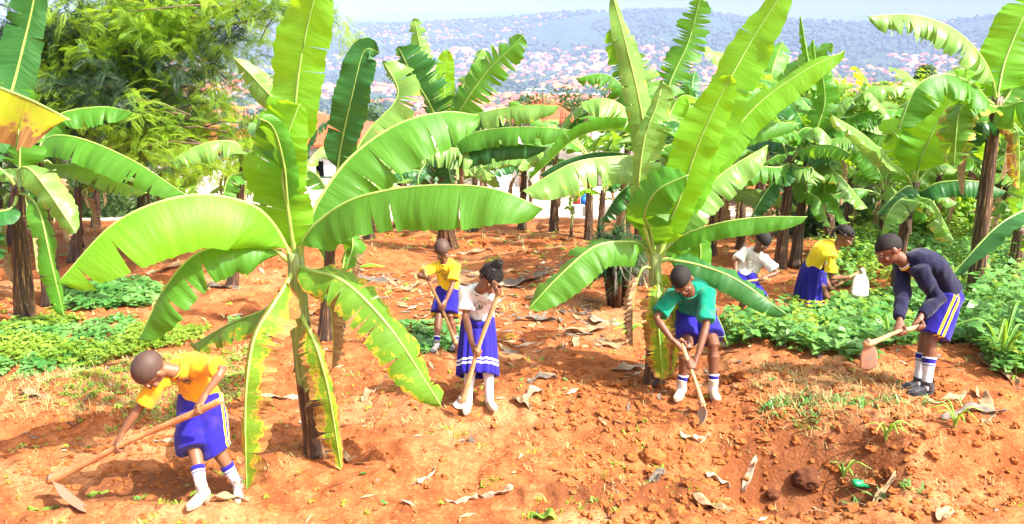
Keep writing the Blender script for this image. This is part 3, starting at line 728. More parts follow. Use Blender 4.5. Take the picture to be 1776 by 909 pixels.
B.append(banana('banana plant with one upright glowing leaf, left of the tall right stem',
  (1557, 11.5), (1588, 316, 11.3), .09, [
  ([(1594, 285, 11.2), (1603, 262, 11.2), (1630, 205, 11.2), (1664, 158, 11.2)], 46, 44, 6, 0, V(mat='leaf_bright', tears=1, t0=.2, gap=.3, up=(-.35, -.9, .2))),
  ([(1570, 300, 11.2), (1545, 280, 11.1), (1500, 235, 11), (1440, 198, 10.9)], 28, 26, 40, 35, V(mat='leaf_pale', tears=3, t0=.2)),
  ([(1582, 285, 11.3), (1566, 250, 11.3), (1545, 225, 11.4), (1536, 235, 11.4)], 34, 30, 30, 10, V(mat='leaf_bright', tears=3, t0=.3, up=(-.3, -.9, .3))),
  ([(1575, 322, 11.1), (1552, 338, 11), (1520, 372, 10.9)], 24, 22, 45, 40, V(mat='leaf_dark', tears=2)),
  ([(1575, 340, 11), (1556, 350, 10.9), (1540, 372, 10.8), (1528, 408, 10.8)], 30, 30, 30, 30, V(mat='leaf_pale', tears=5)),
  ([(1600, 330, 11.1), (1630, 316, 11), (1690, 314, 10.9), (1745, 332, 10.8)], 30, 24, 64, 60, V(mat='leaf_dark', tears=0)),
  ([(1595, 342, 11), (1618, 350, 10.9), (1640, 390, 10.8), (1658, 425, 10.7)], 34, 28, 35, 30, V(mat='leaf_burn', tears=5)),
  ([(1600, 340, 11.3), (1625, 335, 11.3), (1660, 352, 11.3)], 20, 18, 60, 60, V(mat='leaf_pale', tears=5)),
  ([(1604, 300, 11.4), (1630, 285, 11.4), (1660, 296, 11.4)], 20, 18, 50, 50, V(mat='leaf_pale', tears=5)),
  ], bend=-.05, seed=10, mat='stem_dark', hang=0))
B.append(banana('dense banana plant with many tattered pale leaves above the stooping girl',
  (1438, 13.6), (1440, 250, 13.4), .09, [
  ([(1425, 200, 13.4), (1405, 120, 13.4), (1388, 25, 13.4)], 10, 10, 60, 60, V(mat='leaf', tears=12, t0=.2, rag=.4, up=(0, -1, .2))),
  ([(1432, 190, 13.6), (1418, 130, 13.6), (1410, 68, 13.6)], 14, 12, 60, 60, V(mat='leaf', tears=12, t0=.2, rag=.4, up=(0, -1, .2))),
  ([(1460, 220, 13.2), (1490, 160, 13.1), (1520, 150, 13), (1572, 150, 13)], 32, 26, 55, 50, V(mat='leaf_pale', tears=10)),
  ([(1455, 215, 13), (1480, 175, 12.9), (1500, 140, 12.8)], 36, 30, 25, 20, V(mat='leaf_pale', tears=6)),
  ([(1470, 200, 13), (1500, 160, 12.8), (1525, 180, 12.7), (1552, 215, 12.6)], 28, 26, 40, 20, V(mat='leaf_pale', tears=12)),
  ([(1420, 240, 13), (1470, 205, 12.8), (1520, 190, 12.8), (1558, 192, 12.8)], 34, 28, 55, 50, V(mat='leaf', tears=12)),
  ([(1420, 232, 13), (1395, 222, 12.9), (1370, 250, 12.8)], 34, 28, 40, 40, V(mat='leaf', tears=4)),
  ([(1455, 240, 13), (1490, 225, 12.9), (1540, 240, 12.8)], 34, 28, 50, 40, V(mat='leaf_dark', tears=10)),
  ([(1440, 290, 13), (1462, 310, 12.9), (1505, 362, 12.8)], 30, 26, 35, 30, V(mat='leaf_pale', tears=4)),
  ([(1430, 330, 13), (1445, 342, 12.9), (1470, 390, 12.8)], 28, 24, 35, 30, V(mat='leaf', tears=5)),
  ], seed=11, hang=2, extra=5, elen=1.8, ew=.26))
B.append(banana('straight black-stemmed banana plant behind the boy in the white shirt',
  (1352, 13.0), (1372, 270, 12.9), .09, [
  ([(1392, 240, 12.8), (1420, 222, 12.7), (1455, 260, 12.6)], 30, 26, 45, 40, V(mat='leaf_pale', tears=8)),
  ([(1395, 262, 12.8), (1425, 268, 12.7), (1448, 275, 12.7)], 26, 26, 45, 10, V(mat='leaf_dark', tears=1)),
  ([(1380, 290, 12.8), (1400, 302, 12.7), (1395, 310, 12.7)], 26, 26, 45, 10, V(mat='leaf_dark', tears=1)),
  ([(1350, 290, 12.7), (1300, 290, 12.6), (1255, 320, 12.5)], 34, 26, 55, 45, V(mat='leaf', tears=5)),
  ([(1360, 300, 12.7), (1330, 330, 12.6), (1300, 380, 12.5)], 24, 26, 35, 30, V(mat='leaf_dark', tears=3)),
  ([(1385, 290, 12.7), (1410, 292, 12.6), (1398, 318, 12.5)], 28, 26, 55, 45, V(mat='leaf_pale', tears=5)),
  ], bend=.0, seed=12, mat='stem_dark', hang=1, extra=4, elen=1.5, ew=.24))
B.append(banana('leaning black-stemmed banana plant just right of the straight one',
  (1378, 13.1), (1402, 262, 13.2), .085, [
  ([(1410, 240, 13), (1430, 180, 13), (1425, 120, 13)], 24, 24, 20, 20, V(mat='leaf', tears=6, up=(-.3, -.9, .2))),
  ([(1400, 330, 12.9), (1420, 345, 12.8), (1440, 395, 12.7)], 24, 26, 35, 30, V(mat='leaf', tears=3)),
  ], seed=13, mat='stem_dark', hang=2, extra=5, elen=1.4, ew=.22))
B.append(banana('banana plant at right edge with a broad dark leaf over the navy sweater',
  (1900, 7.6), (1880, 330, 7.6), .11, [
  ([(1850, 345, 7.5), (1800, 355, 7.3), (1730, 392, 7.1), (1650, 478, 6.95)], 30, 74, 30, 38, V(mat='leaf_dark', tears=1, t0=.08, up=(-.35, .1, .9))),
  ([(1860, 360, 7.5), (1830, 380, 7.4), (1780, 440, 7.3)], 50, 54, 30, 30, V(mat='leaf', tears=2, t0=.1)),
  ([(1880, 250, 7.6), (1850, 150, 7.7), (1830, 60, 7.7)], 50, 54, 10, 10, V(mat='leaf', tears=4, t0=.2, up=(-.4, -.9, .2))),
  ], seed=14, mat='stem_dark', hang=1))
B.append(banana('short dark banana stem with small leaves behind the navy sweater',
  (1752, 11.0), (1768, 395, 11.0), .10, [
  ([(1775, 350, 11), (1790, 300, 11), (1830, 280, 11)], 34, 30, 40, 30, V(mat='leaf', tears=5)),
  ([(1755, 370, 11), (1740, 350, 11), (1720, 375, 11)], 24, 22, 40, 30, V(mat='leaf_pale', tears=5)),
  ], seed=15, mat='stem_dark', hang=1))
# far right background row
for i, (px, d, cy, lab) in enumerate([(1500, 19, 235, 'distant banana plant under the bright bush, right of the tattered one'), (1640, 17, 250, 'distant banana plant seen left of the tall right stem'),
        (1745, 16, 235, 'distant banana plant showing between the tall stem and the right edge'), (1800, 14, 270, 'background banana plant half outside the right edge'), (1320, 19, 215, 'distant banana plant filling the gap behind the tall slanting leaf'),
        (1600, 21, 222, 'far banana plant beyond the glowing upright leaf')]):
    B.append(banana(lab, (px, d), (px+6, cy, d), .085, [], seed=20+i, mat='stem_dark', hang=1, extra=9, elen=2.2, ew=.32, emats=('leaf_pale', 'leaf', 'leaf_dark', 'leaf_bright'), group='background banana plants'))
for i, (px, d, cy, n, lab) in enumerate([(690, 17.6, 300, 8, 'ragged banana plant left of the pale sheet shelter'), (905, 17.8, 292, 8, 'ragged banana plant right of the pale sheet shelter'), (960, 17.2, 268, 7, 'ragged banana plant in front of the unfinished building columns'),
        (1085, 16.5, 235, 8, 'ragged banana plant behind the spiky bush, nearly hidden'), (640, 16.2, 320, 6, 'banana plant just right of the slim brown stems'), (520, 17.8, 300, 7, 'banana plant seen past the crown of the big front plant'), (1250, 16.0, 255, 8, 'banana plant filling the back behind the broad middle leaf'), (1190, 17.5, 215, 8, 'tall background banana plant behind the middle plant')]):
    B.append(banana(lab, (px, d), (px+4, cy, d), .09, [], seed=60+i, mat='stem_dark', hang=2, extra=n, elen=1.5, ew=.21, emats=('leaf_pale', 'leaf', 'leaf_pale', 'leaf_dark'), group='background banana plants'))
for i, (px, d, cy, n, lab) in enumerate([(1285, 14.6, 318, 8, 'low banana plant whose leaves hide the stems behind the small boy in white'), (1470, 15.4, 300, 9, 'mid-height banana plant right behind the stooping girl'), (1530, 14.4, 330, 8, 'low banana plant left of the small plant with the glowing leaf'),
        (1625, 14.8, 300, 8, 'banana plant filling the gap left of the tall right stem'), (1235, 14.2, 330, 7, 'low banana plant behind the shoulder of the boy in teal'), (1400, 17, 255, 9, 'banana plant behind the straight and leaning black stems'), (1700, 13.2, 300, 8, 'pale-leaved banana plant just behind the tall right stem'), (820, 17.0, 300, 8, 'ragged banana plant in front of the pale sheet shelter'), (1020, 15.8, 270, 8, 'ragged banana plant beside the thin dark stem left of the spiky bush')]):
    B.append(banana(lab, (px, d), (px+4, cy, d), .08, [], seed=80+i, mat='stem_dark', hang=2, extra=n, elen=1.45, ew=.22, emats=('leaf_pale', 'leaf_bright', 'leaf', 'leaf_pale'), group='background banana plants'))
# left-hand plants
B.append(banana('dark-stemmed banana plant at the left edge with a yellow-ribbed drooping leaf',
  (42, 9.9), (30, 318, 9.8), .115, [
  ([(32, 296, 9.6), (50, 292, 9.5), (82, 330, 9.4), (132, 405, 9.3)], 34, 34, 40, 40, V(mat='leaf_pale', tears=2, t0=.05, up=(-.3, -.5, .8))),
  ([(50, 340, 9.6), (70, 370, 9.5), (88, 450, 9.4), (112, 552, 9.4)], 24, 26, 50, 40, V(mat='leaf', tears=4, t0=.2)),
  ([(20, 360, 9.6), (-20, 380, 9.5), (-30, 470, 9.4)], 40, 44, 30, 20, V(mat='leaf_dark', tears=6, t0=.2)),
  ([(10, 300, 9.7), (-60, 260, 9.6), (-140, 300, 9.5)], 40, 44, 40, 40, V(mat='leaf', tears=4, t0=.2)),
  ([(34, 250, 9.8), (20, 180, 9.9), (-10, 120, 9.9)], 40, 40, 20, 20, V(mat='leaf', tears=4, t0=.2, up=(0, -1, .2))),
  ], seed=30, mat='stem_dark', hang=3))
B.append(banana('banana plant with long shaded leaves stretching right under the feathery tree',
  (92, 11.0), (62, 262, 11.0), .12, [
  ([(85, 238, 10.8), (140, 240, 10.6), (230, 278, 10.4), (322, 338, 10.2)], 46, 36, 58, 50, V(mat='leaf', tears=4, t0=.05)),
  ([(90, 285, 10.9), (140, 288, 10.8), (190, 308, 10.7), (255, 335, 10.6)], 28, 26, 50, 50, V(mat='leaf_pale', tears=8, t0=.1)),
  ([(80, 225, 11.2), (110, 195, 11.3), (180, 185, 11.4), (232, 195, 11.4)], 36, 30, 60, 50, V(mat='leaf', tears=3, t0=.1)),
  ([(60, 300, 10.9), (50, 340, 10.8), (70, 400, 10.8)], 30, 30, 40, 40, V(mat='leaf_dark', tears=3, t0=.2)),
  ([(40, 250, 11), (0, 240, 11), (-60, 290, 11)], 40, 40, 50, 40, V(mat='leaf_dark', tears=3, t0=.2)),
  ], seed=31, mat='stem_dark', hang=3))
for i, (px, d, cy, n, lab) in enumerate([(132, 13.5, 325, 6, 'small banana plant with yellowing leaves before the white wall at left'), (242, 15.5, 305, 6, 'banana plant with a slim stem behind the broad front leaf'),
        (392, 16, 290, 7, 'banana plant by the red roof between the feathery tree and the front plant'), (165, 17.5, 300, 7, 'banana plant at the foot of the feathery tree'),
        (455, 17.2, 330, 5, 'low banana plant on the plot edge left of the front plant stem'), (20, 15.5, 330, 6, 'shaded banana plant behind the left edge stem')]):
    B.append(banana(lab, (px, d), (px+3, cy, d), .09, [], seed=40+i, mat='stem_dark', hang=2, extra=n, elen=1.45, ew=.22, emats=('leaf_pale', 'leaf', 'leaf_burn', 'leaf'), group='background banana plants'))
B.append(banana('pale-leaved banana plant whose leaf hangs level left of the big front plant',
  (402, 11.6), (422, 285, 11.6), .07, [
  ([(415, 252, 11.5), (380, 244, 11.4), (335, 256, 11.3), (292, 282, 11.2)], 36, 20, 64, 60, V(mat='leaf_pale', tears=6, t0=.05)),
  ([(440, 260, 11.5), (470, 250, 11.4), (500, 280, 11.3)], 24, 20, 50, 50, V(mat='leaf', tears=4, t0=.05)),
  ([(415, 300, 11.5), (395, 310, 11.4), (385, 350, 11.3)], 24, 20, 50, 50, V(mat='leaf', tears=4, t0=.05)),
  ], seed=50, mat='stem_dark', hang=1))
B.append(banana('nearest banana plant outside the left edge, its scorched yellow leaf tip reaching in',
  (-420, 4.4), (-330, 330, 4.2), .11, [
  ([(-250, 120, 3.9), (-140, 120, 3.5), (-40, 140, 3.2), (50, 172, 3.05), (120, 208, 2.95)], 130, 30, 20, 60, V(mat='leaf_yellow', tears=1, t0=.15, rag=.08, up=(0, -.75, .6))),
  ([(-180, 350, 4.2), (-90, 330, 4.4), (0, 210, 4.6), (45, 60, 4.7), (70, -60, 4.7)], 40, 30, 10, 10, V(mat='leaf_dark', tears=6, t0=.3, up=(.3, -.9, .1))),
  ], seed=51, mat='stem_dark', hang=1))
# ------------------------------------------------------------------ people
def remesh(mb, voxel, it=3, fac=.5):
    me = bpy.data.meshes.new('tmp'); me.from_pydata([tuple(v) for v in mb.v], [], mb.f); me.update()
    o = bpy.data.objects.new('tmp', me); COL.objects.link(o)
    m = o.modifiers.new('r', 'REMESH'); m.mode = 'VOXEL'; m.voxel_size = voxel; m.adaptivity = 0
    if it:
        s = o.modifiers.new('s', 'SMOOTH'); s.factor = fac; s.iterations = it
    dg = bpy.context.evaluated_depsgraph_get(); ev = o.evaluated_get(dg)
    r = bpy.data.meshes.new_from_object(ev); n = len(r.vertices)
    co = np.empty(n*3, dtype=np.float32); r.vertices.foreach_get('co', co); co = co.reshape(-1, 3)
    no = np.empty(n*3, dtype=np.float32); r.vertex_normals.foreach_get('vector', no); no = no.reshape(-1, 3)
    fs = [tuple(p.vertices) for p in r.polygons]
    bpy.data.objects.remove(o); bpy.data.meshes.remove(me); bpy.data.meshes.remove(r)
    out = MB(); out.v = co.tolist(); out.f = fs; out.m = [0]*len(fs); out.uv = [(0, 0)]*n
    return out, co, no
def wrinkle(mb, co, no, amp=.006, fr=11, ax=(1, 1, .45), seed=0, mask=None):
    n = vn(co[:, 0]*fr*ax[0], co[:, 1]*fr*ax[1], co[:, 2]*fr*ax[2], seed) + .5*vn(co[:, 0]*fr*2.3, co[:, 1]*fr*2.3, co[:, 2]*fr*1.2, seed+1)
    n = n*.55 + .28
    if mask is not None: n = n*mask
    c = co + no*(n*amp)[:, None]; mb.v = c.tolist(); return c
def ik(a, b, l1, l2, pole):
    d = b-a; L = d.length
    if L > (l1+l2)*.995: k = L/((l1+l2)*.995); l1 *= k; l2 *= k
    x = (l1*l1-l2*l2+L*L)/(2*L); h = math.sqrt(max(l1*l1-x*x, 0)); u = d/L
    p = pole - u*pole.dot(u); p = p.normalized() if p.length > 1e-6 else Vector((0, 0, 1))
    return a+u*x+p*h
def ext(p0, px, py, L, sign, d0):
    """point seen at (px,py) at distance L from p0; sign -1 nearer the camera, +1 farther"""
    best = None
    o = Vector((0, 0, CAMH)); r = (P(px, py, 1.0)-o)
    a = r.dot(r); b = 2*r.dot(o-p0); c = (o-p0).dot(o-p0)-L*L
    D = b*b-4*a*c
    if D < 0: k = -b/(2*a); q = o+r*k; return p0+(q-p0).normalized()*L
    k = (-b+sign*math.sqrt(D))/(2*a); return o+r*k
def sections(mb, secs, n=20, cap=True):
    """secs: (centre, lateral axis, other axis, ra, rb)"""
    vs = []; fs = []
    for c, a, b, ra, rb in secs:
        for k in range(n):
            th = 2*math.pi*k/n; vs.append(tuple(c+a*(math.cos(th)*ra)+b*(math.sin(th)*rb)))
    for i in range(len(secs)-1):
        for k in range(n): fs.append((i*n+k, i*n+(k+1) % n, (i+1)*n+(k+1) % n, (i+1)*n+k))
    if cap: fs.append(tuple(range(n))[::-1]); fs.append(tuple((len(secs)-1)*n+k for k in range(n)))
    mb.add(vs, fs)
def lerp_secs(pts):
    return pts
def torso_secs(H, W, C, N, lh, ls, k, grow, lo=0.0, hi=1.0, flare=0):
    """elliptical sections from the pelvis to the neck base; k = height scale"""
    path = spline([H, W, C, N], 13); out = []
    #        t: half width, half depth (metres at height 1)
    prof = [(0.0, .092, .066), (.18, .088, .064), (.40, .076, .054), (.62, .090, .060), (.80, .098, .060), (.92, .072, .048), (1.0, .038, .038)]
    for i, p in enumerate(path):
        t = i/12
        if t < lo-1e-6 or t > hi+1e-6: continue
        for j in range(len(prof)-1):
            if prof[j][0] <= t <= prof[j+1][0]+1e-9:
                q = (t-prof[j][0])/(prof[j+1][0]-prof[j][0]); w = prof[j][1]*(1-q)+prof[j+1][1]*q; d = prof[j][2]*(1-q)+prof[j+1][2]*q; break
        tg = (path[min(i+1, 12)]-path[max(i-1, 0)]).normalized()
        la = (lh*(1-t)+ls*t); la = (la-tg*la.dot(tg)).normalized(); fw = tg.cross(la).normalized()
        fl = flare*max(0, 1-(t-lo)/.35)
        out.append((p, la, fw, w*k+grow+fl, d*k+grow+fl*.8))
    return out
def hand(mb, palm_side, grip, axis, rh, s, flip=1):
    """five fingers closed round a handle; palm_side = unit vector from the handle to the palm. returns the wrist"""
    ax = axis.normalized(); e = (palm_side-ax*palm_side.dot(ax)).normalized(); f = ax.cross(e)*flip
    r = .0075*s; RR = rh+r*.75
    palmc = grip+e*(rh+.012*s); wrist = grip+e*(rh+.020*s)-f*.002+palm_side.normalized()*.062*s
    w2 = ax
    nrm = f
    # palm: from the wrist to the knuckles, flat across the handle
    kn = grip + e*(rh+.010*s)*math.cos(R(38)) + f*(rh+.010*s)*math.sin(R(38))
    cc = [wrist, wrist.lerp(palmc, .45), palmc, kn]
    secs = []
    for i, c in enumerate(cc):
        secs.append((c, w2, (cc[min(i+1, 3)]-cc[max(i-1, 0)]).normalized().cross(w2).normalized(), [.022, .033, .038, .036][i]*s, [.018, .016, .014, .010][i]*s))
    sections(mb, secs, 12)
    ln = [175, 205, 200, 165]
    for q in range(4):
        off = (q-1.5)*.0185*s; pts = []
        for j in range(7):
            a = R(30+ln[q]*j/6); rr_ = RR*(1.05 if j in (1, 3, 5) else 1.0)
            pts.append(grip+ax*(off*(1-.06*j))+e*(rr_*math.cos(a))+f*(rr_*math.sin(a)))
        tube(mb, pts, [r*1.12, r*1.12, r*1.05, r*1.08, r, r*.95, r*.85], 8, rnd=True)
    pts = []
    for j in range(5):
        a = R(-15-115*j/4); pts.append(grip+ax*(-.026-.010*j/4+(.0 if j < 2 else .004*j))*s+e*((RR+.001)*math.cos(a))+f*((RR+.001)*math.sin(a)))
    tube(mb, [palmc-ax*.024*s+e*.006] + pts, [r*1.4, r*1.3, r*1.2, r*1.2, r*1.1, r*.9], 8, rnd=True)
    return wrist

def person(label, group='schoolchildren digging', **S):
    h = S['h']; k = h; sc = h/1.5*1.32; LS = .86 if S.get('long') else .95; SK = S['bottom'].startswith('skirt')
    H = P(*S['hip']); N = ext(H, *S['neck'][:2], .285*h*S.get('ts', 1), S['neck'][2], 0)
    lat_s = Vector(S['lat']).normalized(); lat_h = Vector(S.get('lath', S['lat'])).normalized()
    fwd = Vector(S['fwd']).normalized()
    td = (N-H).normalized()
    lat_s = (lat_s-td*lat_s.dot(td)).normalized()
    bend = S.get('round', .04); back = (td.cross(lat_h)).normalized()
    if back.dot(fwd) > 0: back = -back
    W = H.lerp(N, .36)+back*bend*h*.8; C = H.lerp(N, .74)+back*bend*h
    Hd = ext(N, *S['head'][:2], .105*h, S['head'][2], 0)
    shw = .100*h
    sh0 = N-td*.035*h
    SH = {'a': sh0-lat_s*shw, 'b': sh0+lat_s*shw}
    HP = {'a': H-lat_h*.050*h, 'b': H+lat_h*.050*h}
    feet = {}
    for q in 'ab':
        px, py = S['ank'+q]; g = G(px, py+S.get('ankdy', 18*h*6.5/H.y))
        if 'anky'+q in S: g = Vector((P(px, py, S['anky'+q]).x, S['anky'+q], 0)); g.z = gz(g.x, g.y)
        feet[q] = g
    AN = {q: feet[q]+Vector((0, 0, .055*h+.010)) for q in 'ab'}
    KN = {q: ik(HP[q], AN[q], .245*h, .235*h, Vector(S.get('kpole'+q, S.get('kpole', tuple(fwd))))) for q in 'ab'}
    # tool line
    T0 = P(*S['tool'][0]); T1 = P(*S['tool'][1]); tax = (T1-T0).normalized()
    body = MB(); EL = {}; WR = {}; TH = .75 if S['bottom'].startswith('skirt') else 1.0
    base = (feet['a']+feet['b'])/2
    root = thing('person', base, label, 'person', group)
    for q in 'ab':
        # handle point nearest the requested pixel
        t = S['grip'+q]; gp = T0.lerp(T1, t)
        pole = Vector(S.get('epole'+q, (0, 0, -1)))
        e0 = ik(SH[q], gp, .185*h, .225*h, pole)
        ps = (e0-gp).normalized()
        wr = hand(body, ps, gp, tax, S.get('rh', .017), sc, S.get('flip'+q, 1))
        EL[q] = ik(SH[q], wr, .175*h, .155*h, pole); WR[q] = wr
    # body
    sections(body, torso_secs(H-td*.03*h, W, C, N, lat_h, lat_s, k, 0))
    nk = [N-td*.03*h, N.lerp(Hd, .45), Hd]
    tube(body, nk, [.040*k, .036*k, .038*k], 14, rnd=True)
    for q in 'ab':
        s, e, w = SH[q], EL[q], WR[q]
        tube(body, [s-lat_s*(0.02*h if q == 'b' else -.02*h), s, s.lerp(e, .5), e, e.lerp(w, .25), e.lerp(w, .65), w], [.034*k*LS, .033*k*LS, .027*k*LS, .0235*k*LS, .0255*k*LS, .020*k, .0155*k], 12, rnd=True)
        a, b, c = HP[q], KN[q], AN[q]
        calfb = -((b-a).normalized()-(c-b).normalized()); 
        bk = -fwd*.006
        tube(body, [a, a.lerp(b, .3), a.lerp(b, .75), b, b.lerp(c, .25)+bk, b.lerp(c, .6)+bk, c, c-Vector((0, 0, .03*h))], [.060*k*TH, .054*k*TH, .040*k, .036*k, .037*k, .028*k, .021*k, .02*k], 14, rnd=True)
    # head
    f = Vector(S['gaze']).normalized(); u = (Hd-N).normalized(); 
    if 'hup' in S: u = Vector(S['hup'])
    u = (u-f*u.dot(f)).normalized(); l = f.cross(u).normalized(); hs = S.get('hs', h*.2+.83); c = Hd+u*.030*hs; ax = (l, f, u)
    def E(mb, x, y, z, r, **kk): ellip(mb, c+l*(x*hs)+f*(y*hs)+u*(z*hs), ax, tuple(v*hs for v in r), **kk)
    E(body, 0, -.010, .018, (.078, .098, .088), nu=24, nv=16)
    E(body, 0, .022, -.035, (.062, .070, .062), nu=20, nv=12)
    E(body, 0, .052, -.078, (.032, .034, .026)); E(body, 0, .012, -.062, (.052, .056, .042))
    E(body, 0, .092, -.026, (.012, .018, .022)); E(body, 0, .098, -.040, (.021, .015, .012))
    E(body, 0, .084, -.068, (.026, .017, .0085)); E(body, 0, .080, -.078, (.023, .017, .009))
    for x in (-1, 1):
        E(body, x*.080, -.008, -.014, (.009, .018, .030)); E(body, x*.034, .080, .016, (.024, .014, .008)); E(body, x*.042, .066, -.034, (.022, .020, .018))
    out, co, no = remesh(body, .0052, 2, .5)
    build('body', out, M[S.get('skin', 'skin')], root)
    for x in (-1, 1):
        em = MB(); E(em, x*.031, .0828, -.004, (.0100, .0060, .0036))
        eo = build('eye', em, M['eye_white'], root)
        em = MB(); E(em, x*.031, .0880, -.005, (.0052, .0030, .0034)); io = build('iris', em, M['eye_dark'], root)
    # hair
    hm = MB(); E(hm, 0, -.0125, .021, (.081, .100, .0895), nu=48, nv=36)
    kind = S.get('hairkind', 'short')
    vv = []
    for v in hm.v:
        p = Vector(v)-c; y = p.dot(f)/hs; z = p.dot(u)/hs; x = abs(p.dot(l))/hs
        line = .038 if y > .04 else (.038-(.04-y)*.62 if y > -.05 else -.018-.3*(-.05-y))
        if kind == 'bald': line = line
        out_ = max(0, (line-z)*40); sh = 1-min(1, out_)*.10
        vv.append(tuple(c+(Vector(v)-c)*sh))
    hm.v = vv
    if kind in ('braids', 'bun'):
        bunc = c+u*(.10*hs)-f*(.045*hs) if kind == 'bun' else c-f*(.09*hs)+u*.02*hs
        for j in range(15):
            th = R(-105+15*j)
            d0 = f*math.cos(th)*.098+l*math.sin(th)*.079
            st = c+(d0+u*(.036 if abs(th) < 1.2 else .0))*hs - f*.012*hs
            pts = []
            for q in range(7):
                t = q/6; m_ = st.lerp(bunc, t); dd = (m_-(c-f*.0125*hs+u*.02*hs)); 
                pts.append((c-f*.0125*hs+u*.02*hs)+dd.normalized()*(.094*hs) if t < .95 else m_)
            for q in range(len(pts)-1):
                for z_ in range(2): ellip(hm, pts[q].lerp(pts[q+1], z_/2), (l, f, u), (.0075*hs,)*3, 6, 4)
        if kind == 'bun':
            for j in range(9):
                a = j*.7; pts = [bunc+(l*math.cos(a+t*.9)+f*math.sin(a+t*.9))*(.036-.012*t)*hs+u*(.008+.034*t)*hs for t in (0, .5, 1, 1.5)]
                tube(hm, pts, [.013*hs]*4, 7, rnd=True)
            ellip(hm, bunc+u*.02*hs, ax, (.038*hs, .038*hs, .03*hs))
        else:
            for j in range(8):
                o_ = bunc+l*((j-3.5)*.016*hs); pts = [o_+u*.045*hs, o_-f*.02*hs-u*.01*hs, o_-f*.022*hs-u*.06*hs-l*.002*j, o_-f*.006*hs-u*.10*hs]
                tube(hm, pts, [.010*hs, .009*hs, .009*hs, .006*hs], 6, rnd=True)
    build('hair', hm, M['hair'] if kind in ('braids', 'bun', 'short') and not S.get('shaved') else M['hair_shaved'], root)
    if kind == 'bun':
        rb = MB(); pts = [bunc+u*.0*hs+(l*math.cos(a)+f*math.sin(a))*.034*hs for a in [i*.628 for i in range(11)]]
        tube(rb, pts, [.009*hs]*11, 6); ellip(rb, bunc+f*.034*hs+l*.02*hs, ax, (.018*hs, .012*hs, .016*hs)); ellip(rb, bunc-l*.04*hs, ax, (.018*hs, .012*hs, .016*hs))
        build('hair_band', rb, M['white_trim'], root)
    # shirt
    sm = MB(); g = S.get('loose', .015)
    long_ = S.get('long', False)
    lo = S.get('hemlo', .25 if SK else .13)
    sections(sm, torso_secs(H-td*.03*h, W, C, N, lat_h, lat_s, k, g if not SK else .013, lo, 1.0, S.get('flare', .010) if not SK else 0))
    for q in 'ab':
        s, e, w = SH[q], EL[q], WR[q]; sg = 1 if q == 'b' else -1
        ins = s-lat_s*(sg*.045*h)-td*.012*h
        if long_:
            tube(sm, [ins, s, s.lerp(e, .5), e, e.lerp(w, .5), e.lerp(w, .93)], [.046*k, .048*k, .042*k, .043*k, .034*k, .025*k], 16)
        else:
            tube(sm, [ins, s, s.lerp(e, .45), s.lerp(e, S.get('slv', .72))], [.044*k, .047*k, .046*k, .052*k], 18)
    out, co, no = remesh(sm, .0075, 4, .5)
    co = wrinkle(out, co, no, .024 if not long_ else .018, 12, (1, 1, .5), seed=int(h*100))
    shirt = build('sweater' if long_ else 'shirt', out, M[S['shirt']], root)
    bv = BVHTree.FromPolygons([tuple(x) for x in co.tolist()], out.f)
    # neck band
    cm = MB(); nd = (td+(Hd-N).normalized()).normalized(); nb = N-td*.008*h+(Hd-N).normalized()*.004; a_ = (lat_s-nd*lat_s.dot(nd)).normalized(); b_ = nd.cross(a_)
    pts = [nb+(a_*math.cos(t)*.044*k+b_*math.sin(t)*.045*k)+td*(.0) for t in [i*math.pi/10 for i in range(21)]]
    tube(cm, pts, [.0065]*21, 6, cap=False)
    build('collar', cm, M[S.get('collar', S['shirt'])], root)
    if long_:
        cm = MB(); nb2 = nb+(Hd-N).normalized()*.014
        tube(cm, [nb2+(a_*math.cos(t)*.040*k+b_*math.sin(t)*.041*k) for t in [i*math.pi/10 for i in range(21)]], [.0075]*21, 6, cap=False)
        build('shirt_collar', cm, M['white_trim'], root)
    # bottoms
    bm = MB()
    if S['bottom'] in ('skirt_w', 'skirt_y'):
        hem = P(*S['hem']); wst = H+td*.085*h; n = 96; m = 22; vs = []; hemd = []
        ua = lat_h; rw, rd = .088*k+.014, .070*k+.014; RW, RD = S.get('hemr', (.165, .13))
        path = spline([wst, H-Vector((0, 0, .04*h)), hem], m); dn = (hem-wst).normalized()
        tot = (hem-wst).length
        bm2 = fwd-Vector((0, 0, fwd.z)); bm2 = bm2-ua*bm2.dot(ua); bm2.normalize()
        ua2 = (ua-Vector((0, 0, ua.z))).normalized()
        for i, p in enumerate(path):
            t = i/(m-1); e = t**.5
            tg = (path[min(i+1, m-1)]-path[max(i-1, 0)]).normalized()
            for j in range(n):
                th = 2*math.pi*j/n
                pl = (math.sin(th*17+1.3*math.sin(th*3)+t*.6)+.6*math.sin(th*9+2+t))*(.003+.011*t)
                ra = rw*(1-e)+RW*e+pl; rb = rd*(1-e)+RD*e+pl
                a3 = (ua2-tg*ua2.dot(tg)).normalized(); b3 = tg.cross(a3)
                vs.append(tuple(p+a3*math.cos(th)*ra+b3*math.sin(th)*rb)); hemd.append(tot*(1-t))
        fs = [(i*n+j, i*n+(j+1) % n, (i+1)*n+(j+1) % n, (i+1)*n+j) for i in range(m-1) for j in range(n)]
        bm.add(vs, fs); o = build('skirt', bm, M[S['bottom']], root, attrs={'hem': hemd})
        so = o.modifiers.new('thick', 'SOLIDIFY'); so.thickness = .004
    else:
        sections(bm, torso_secs(H-td*.03*h, W, C, N, lat_h, lat_s, k, .006, 0, .42))
        ln = S.get('shlen', .80)
        ellip(bm, H-td*.02*h, (lat_h, fwd, Vector((0, 0, 1))), (.091*k, .072*k, .07*k))
